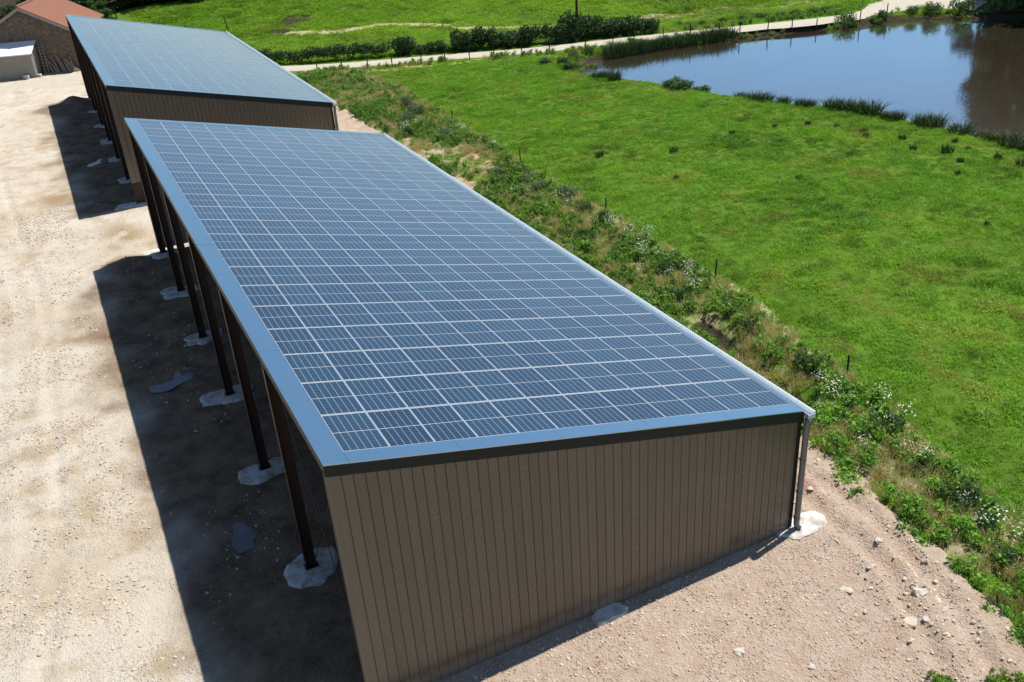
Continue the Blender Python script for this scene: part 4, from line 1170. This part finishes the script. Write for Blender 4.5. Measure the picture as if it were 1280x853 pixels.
for (x, s, sz, lb) in [(34.8,.95,.75,None),(37.2,.95,.75,None),(39.3,1.0,.75,None),(47.2,1.0,.85,None),(49.3,1.0,.85,None),(51.3,.9,.8,None),(28.6,1.2,1.05,'rounded dark hedge bush standing apart at the end of the clipped hedge'),(31.6,1.05,.85,None),(33.6,1.2,1.0,None),(36.0,1.25,1.05,None),(38.2,1.2,.95,None),
        (40.4,1.3,1.0,None),(42.6,1.35,1.1,None),(44.3,1.3,1.35,None),(46.2,1.25,1.2,None),(48.2,1.3,1.15,None),(50.2,1.25,1.1,None),(52.0,1.1,1.0,None),(30.1,.7,.8,None)]:
    y = far_edge(x)+2.9
    o = plant('hedge_bush', HB, BSTEM, x, y, s, lb or 'dark bushy shrub in the hedge between the lane and the pasture', 'hedge bush', 'bushes of the hedge along the lane', sz*random.uniform(.82, 1.12))
for (x, y, s) in [(58.2,64.6,.7),(60.5,64.2,.8),(62.6,63.6,.8),(64.6,63.2,.9),(66.4,62.6,.9),(68.2,62.0,.95),(70.0,61.6,.9),(71.6,61.4,.9),(56.6,66.6,.6)]:
    plant('verge_shrub', LITE, LSTEM, x, y, s, 'low green shrub on the far verge of the lane opposite the pond', 'shrub', 'shrubs on the far verge of the lane', .7)

# trees ----------------------------------------------------------------------------
def tree_kind(seed, mat, n_leaf, leaf, h=9.0, w=3.6, low=.12):
    rr = np.random.default_rng(seed); lobes = []; tips = []
    for _ in range(34):
        a = rr.uniform(0, 6.28); t = rr.random(); zc = h*(low+(.92-low)*t)
        q = w*.72*math.sqrt(rr.random())*(1-.75*abs(t-.35)**1.3)
        s = w*rr.uniform(.22, .40)*(1-.3*t); lobes.append((math.cos(a)*q, math.sin(a)*q, zc, s, s, s*.8)); tips.append((math.cos(a)*q, math.sin(a)*q, zc))
    crown = foliage_mesh('crown', lobes, n_leaf, leaf, mat, seed+1, .6, .55)
    tr = MB(); tr.tube([(0, 0, -.5), (.05, .02, h*.3), (0, .1, h*.62), (.1, .05, h*.85)], [.30, .22, .13, .05], 9)
    lb = []
    for k in range(6):
        mb = MB(); x, y, z = tips[k*5]; z0 = min(max(z-.25*h, .18*h), .6*h)
        mb.tube([(0, .05, z0), (x*.5, y*.5, (z0+z)/2+.2), (x, y, z)], [.11, .07, .025], 6); lb.append(mb.mesh('limb', M['bark']))
    return crown, tr.mesh('trunk', M['bark']), lb
def tree(kind, x, y, s, label, group=None, sz=1.0, z=None):
    crown, trunk, limbs = kind
    o = empty('tree', (x, y, gz(x, y)-.05 if z is None else z), random.uniform(0, 6.28)); o.scale = (s, s, s*sz)
    link('crown', crown, o); link('trunk', trunk, o)
    for l in limbs: link('limb', l, o)
    return tag(o, label, 'tree', group)
TD = [tree_kind(600+7*k, M['treeleaf'], 9500, .20, 10, 4.0, .05) for k in range(3)]
TL = tree_kind(650, M['lightleaf'], 8000, .17, 7, 3.0, .05)
for k, (x, y, s, sz) in enumerate([(-14,118,1.1,1),(-9.5,121,1.0,1),(-5.5,117.5,.9,1.0),(-1.2,122,1.0,1),(3.2,125.5,1.0,1.1),(7.6,121.2,.85,1),(10.3,119.4,.95,1),(13.2,118.2,.85,1),(16,116.8,.95,1),(18.8,116.6,.8,1),(22,116.6,.85,1),(25,117.0,.9,1)]):
    tree(TD[k % 3], x, y, s, 'dark leafy tree in the wood along the top of the pasture, behind the barn', 'trees of the dark wood behind the barn', .46)
tree(TL, 4.4, 112.5, .62, 'lighter green tree in front of the dark wood behind the far shed', None, .9)
for k, (x, y, s, sz) in enumerate([(86.4,48.4,1.35,1.0),(91,43.5,1.2,1.1),(93,54,1.2,1.1),(98,38,1.2,1.15),(103,28,1.25,1.15),(104,48,1.3,1.2),(97,60,1.2,1.1),(94,50,1.2,1.2)]):
    tree(TD[(k+1) % 3], x, y, s, 'dark tree by the right end of the pond', 'trees round the right end of the pond', sz*(1.0 if k < 2 else 1.3))

# ================================================================== stones
def stone_mesh(name, seed, mat, flat=.6, sub=1):
    rr = np.random.default_rng(seed)
    import bmesh
    bm = bmesh.new(); bmesh.ops.create_icosphere(bm, subdivisions=sub, radius=1.0)
    for v in bm.verts:
        d = 1+rr.uniform(-.38, .25); v.co *= d; v.co.z *= flat
        v.co.x = max(-.85, min(.8, v.co.x))
    me = bpy.data.meshes.new(name); bm.to_mesh(me); bm.free(); me.materials.append(mat); return me
ST = [stone_mesh('pebble', 700+k, M['stone'], .35+.12*k) for k in range(4)]
r = np.random.default_rng(55)
def gravel(name, label, x, y, smin, smax, pw=3.0):
    ok = (yard_in(x, y) > .35); x, y = x[ok], y[ok]
    inside = (x > -.6) & (x < 12.6) & (y > -.45) & (y < 34.5); x, y = x[~inside], y[~inside]
    z = yard_z(x, y); ok = in_view(np.c_[x, y, z]); x, y, z = x[ok], y[ok], z[ok]
    n = len(x); s = smin+(smax-smin)*r.random(n)**pw; v = r.uniform(.88, 1.22, n)
    scatter(name, label, np.c_[x, y, z+s*.15], s, np.stack([v, v*r.uniform(.93, 1.0, n), v*r.uniform(.84, 1.0, n)], -1), ST, tilt=.5)
x, y = rand_pts(0, 17, -12, 8, 120, r)
ok = r.random(len(x)) < .25+.75*sstep(.42, .62, fbm(x, y, .6, 3, 81)); gravel('rubble_gravel', 'pale broken stones strewn over the reddish ground right of the shed', x[ok], y[ok], .010, .050)
x, y = rand_pts(10, 16.4, -8, 4, 34, r)
ok = r.random(len(x)) < sstep(3.0, .5, np.hypot(x-13.2, y+4.6))+.5*sstep(.6, .2, np.abs(yard_in(x, y)-.7)); gravel('rubble_heap', 'coarser rubble heaped near the edge of the weeds', x[ok], y[ok], .02, .085, 3)
x, y = rand_pts(-18, 0, -6, 45, 120, r)
ok = r.random(len(x)) < .9*sstep(.46, .64, fbm(x, y, .45, 3, 83))*np.where(x > -4.4, .10, 1); gravel('loose_gravel', 'loose pale gravel scattered over the sandy yard', x[ok], y[ok], .014, .065)
RK = [stone_mesh('rock', 720+k, M['rock'], .45+.1*k, 2) for k in range(3)]
for (x, y, s, lb) in [(12.35, -4.75, .30, 'largest flat pale stone lying in the rubble at lower right'), (13.3, -4.2, .26, 'flat pinkish stone beside the largest one in the rubble'), (12.75, -4.95, .16, None), (13.55, -4.6, .15, None),
        (11.9, -3.1, .24, None), (8.1, -3.35, .20, 'pale stone lying alone on the sand below the gable'), (9.3, -4.6, .14, None), (13.9, -2.2, .17, 'white stone near the top edge of the rubble slope'), (14.0, .6, .15, None), (12.9, 2.4, .12, None)]:
    o = link('rock', RK[random.randrange(3)], None, (x, y, yz_at(x, y)+s*.08)); s *= .8; o.scale = (s, s*.8, s*.6); o.rotation_euler = (random.uniform(-.2, .2), random.uniform(-.2, .2), random.uniform(0, 6))
    tag(o, lb or 'smaller loose pale rock on the stony ground right of the shed', 'rock', 'loose rocks on the stony ground')
# small green patches on the bare ground at lower right
x = np.r_[r.normal(11.55, .16, 26), r.normal(12.7, .42, 60)]; y = np.r_[r.normal(-6.55, .12, 26), r.normal(-7.3, .2, 60)]
z = yard_z(x, y); nf = r.random(len(x))
scatter('yard_weeds', 'small green weeds sprouting in the stony ground at lower right', np.c_[x, y, z], .25+.35*nf, np.stack([.9+.5*nf, .9+.3*nf, .7+.3*nf], -1), WT)

# ------------------------------------------------------------------ say which one of its kind each thing is
ORD = ['first', 'second', 'third', 'fourth', 'fifth', 'sixth', 'seventh', 'eighth', 'ninth', 'tenth', 'eleventh', 'twelfth', 'thirteenth', 'fourteenth', 'fifteenth',
       'sixteenth', 'seventeenth', 'eighteenth', 'nineteenth', 'twentieth', 'twenty-first', 'twenty-second', 'twenty-third', 'twenty-fourth', 'twenty-fifth',
       'twenty-sixth', 'twenty-seventh', 'twenty-eighth', 'twenty-ninth', 'thirtieth']
bpy.context.view_layer.update()
def screen_u(o):
    d = (np.array(o.location)-np.array(CAM)) @ _Rm
    return d[0]/-d[2]
def screen_v(o):
    d = (np.array(o.location)-np.array(CAM)) @ _Rm
    return d[1]/-d[2]
def number(group, text, key):
    g = sorted([o for o in scene.objects if o.get('group') == group and o.parent is None], key=key)
    seen = {}
    for o in g: seen.setdefault(o['label'], []).append(o)
    for lb, lst in seen.items():
        if len(lst) < 2: continue
        for k, o in enumerate(lst): o['label'] = text.format(ORD[k])
number('thistly bushes in the weedy strip', 'grey-green thistly bush in the strip beside the meadow, {} from the near end', screen_v)
number('dark bushes in the weedy strip', 'dark green bush in the weedy strip beside the meadow, {} from the near end', screen_v)
number('bushes of the hedge along the lane', 'dark bushy shrub in the hedge behind the lane, {} after the lone rounded one', screen_u)
number('rush clumps on the near pond bank', 'dark rush clump on the near pond bank, {} from the left', screen_u)
number('reed clumps on the far pond bank', 'green reed clump between lane and pond, {} from the left', screen_u)
number('fence posts along the lane', 'dark wooden fence post on the near side of the lane, {} from the left', screen_u)
number('dark tufts in the meadow', 'small dark tuft standing in the bright meadow, {} from the left', screen_u)
number('trees of the dark wood behind the barn', 'dark leafy tree in the wood above the barn and pasture, {} from the left', screen_u)
number('trees round the right end of the pond', 'dark tree by the right end of the pond, {} from the left', screen_u)
number('logs leaning against the barn', 'grey barked log leaning on the barn wall, {} from the ladder', screen_u)
number('shrubs on the far verge of the lane', 'low green shrub on the far verge opposite the pond, {} from the left', screen_u)
number('loose rocks on the stony ground', 'smaller loose pale rock on the stony ground, {} from the left', screen_u)
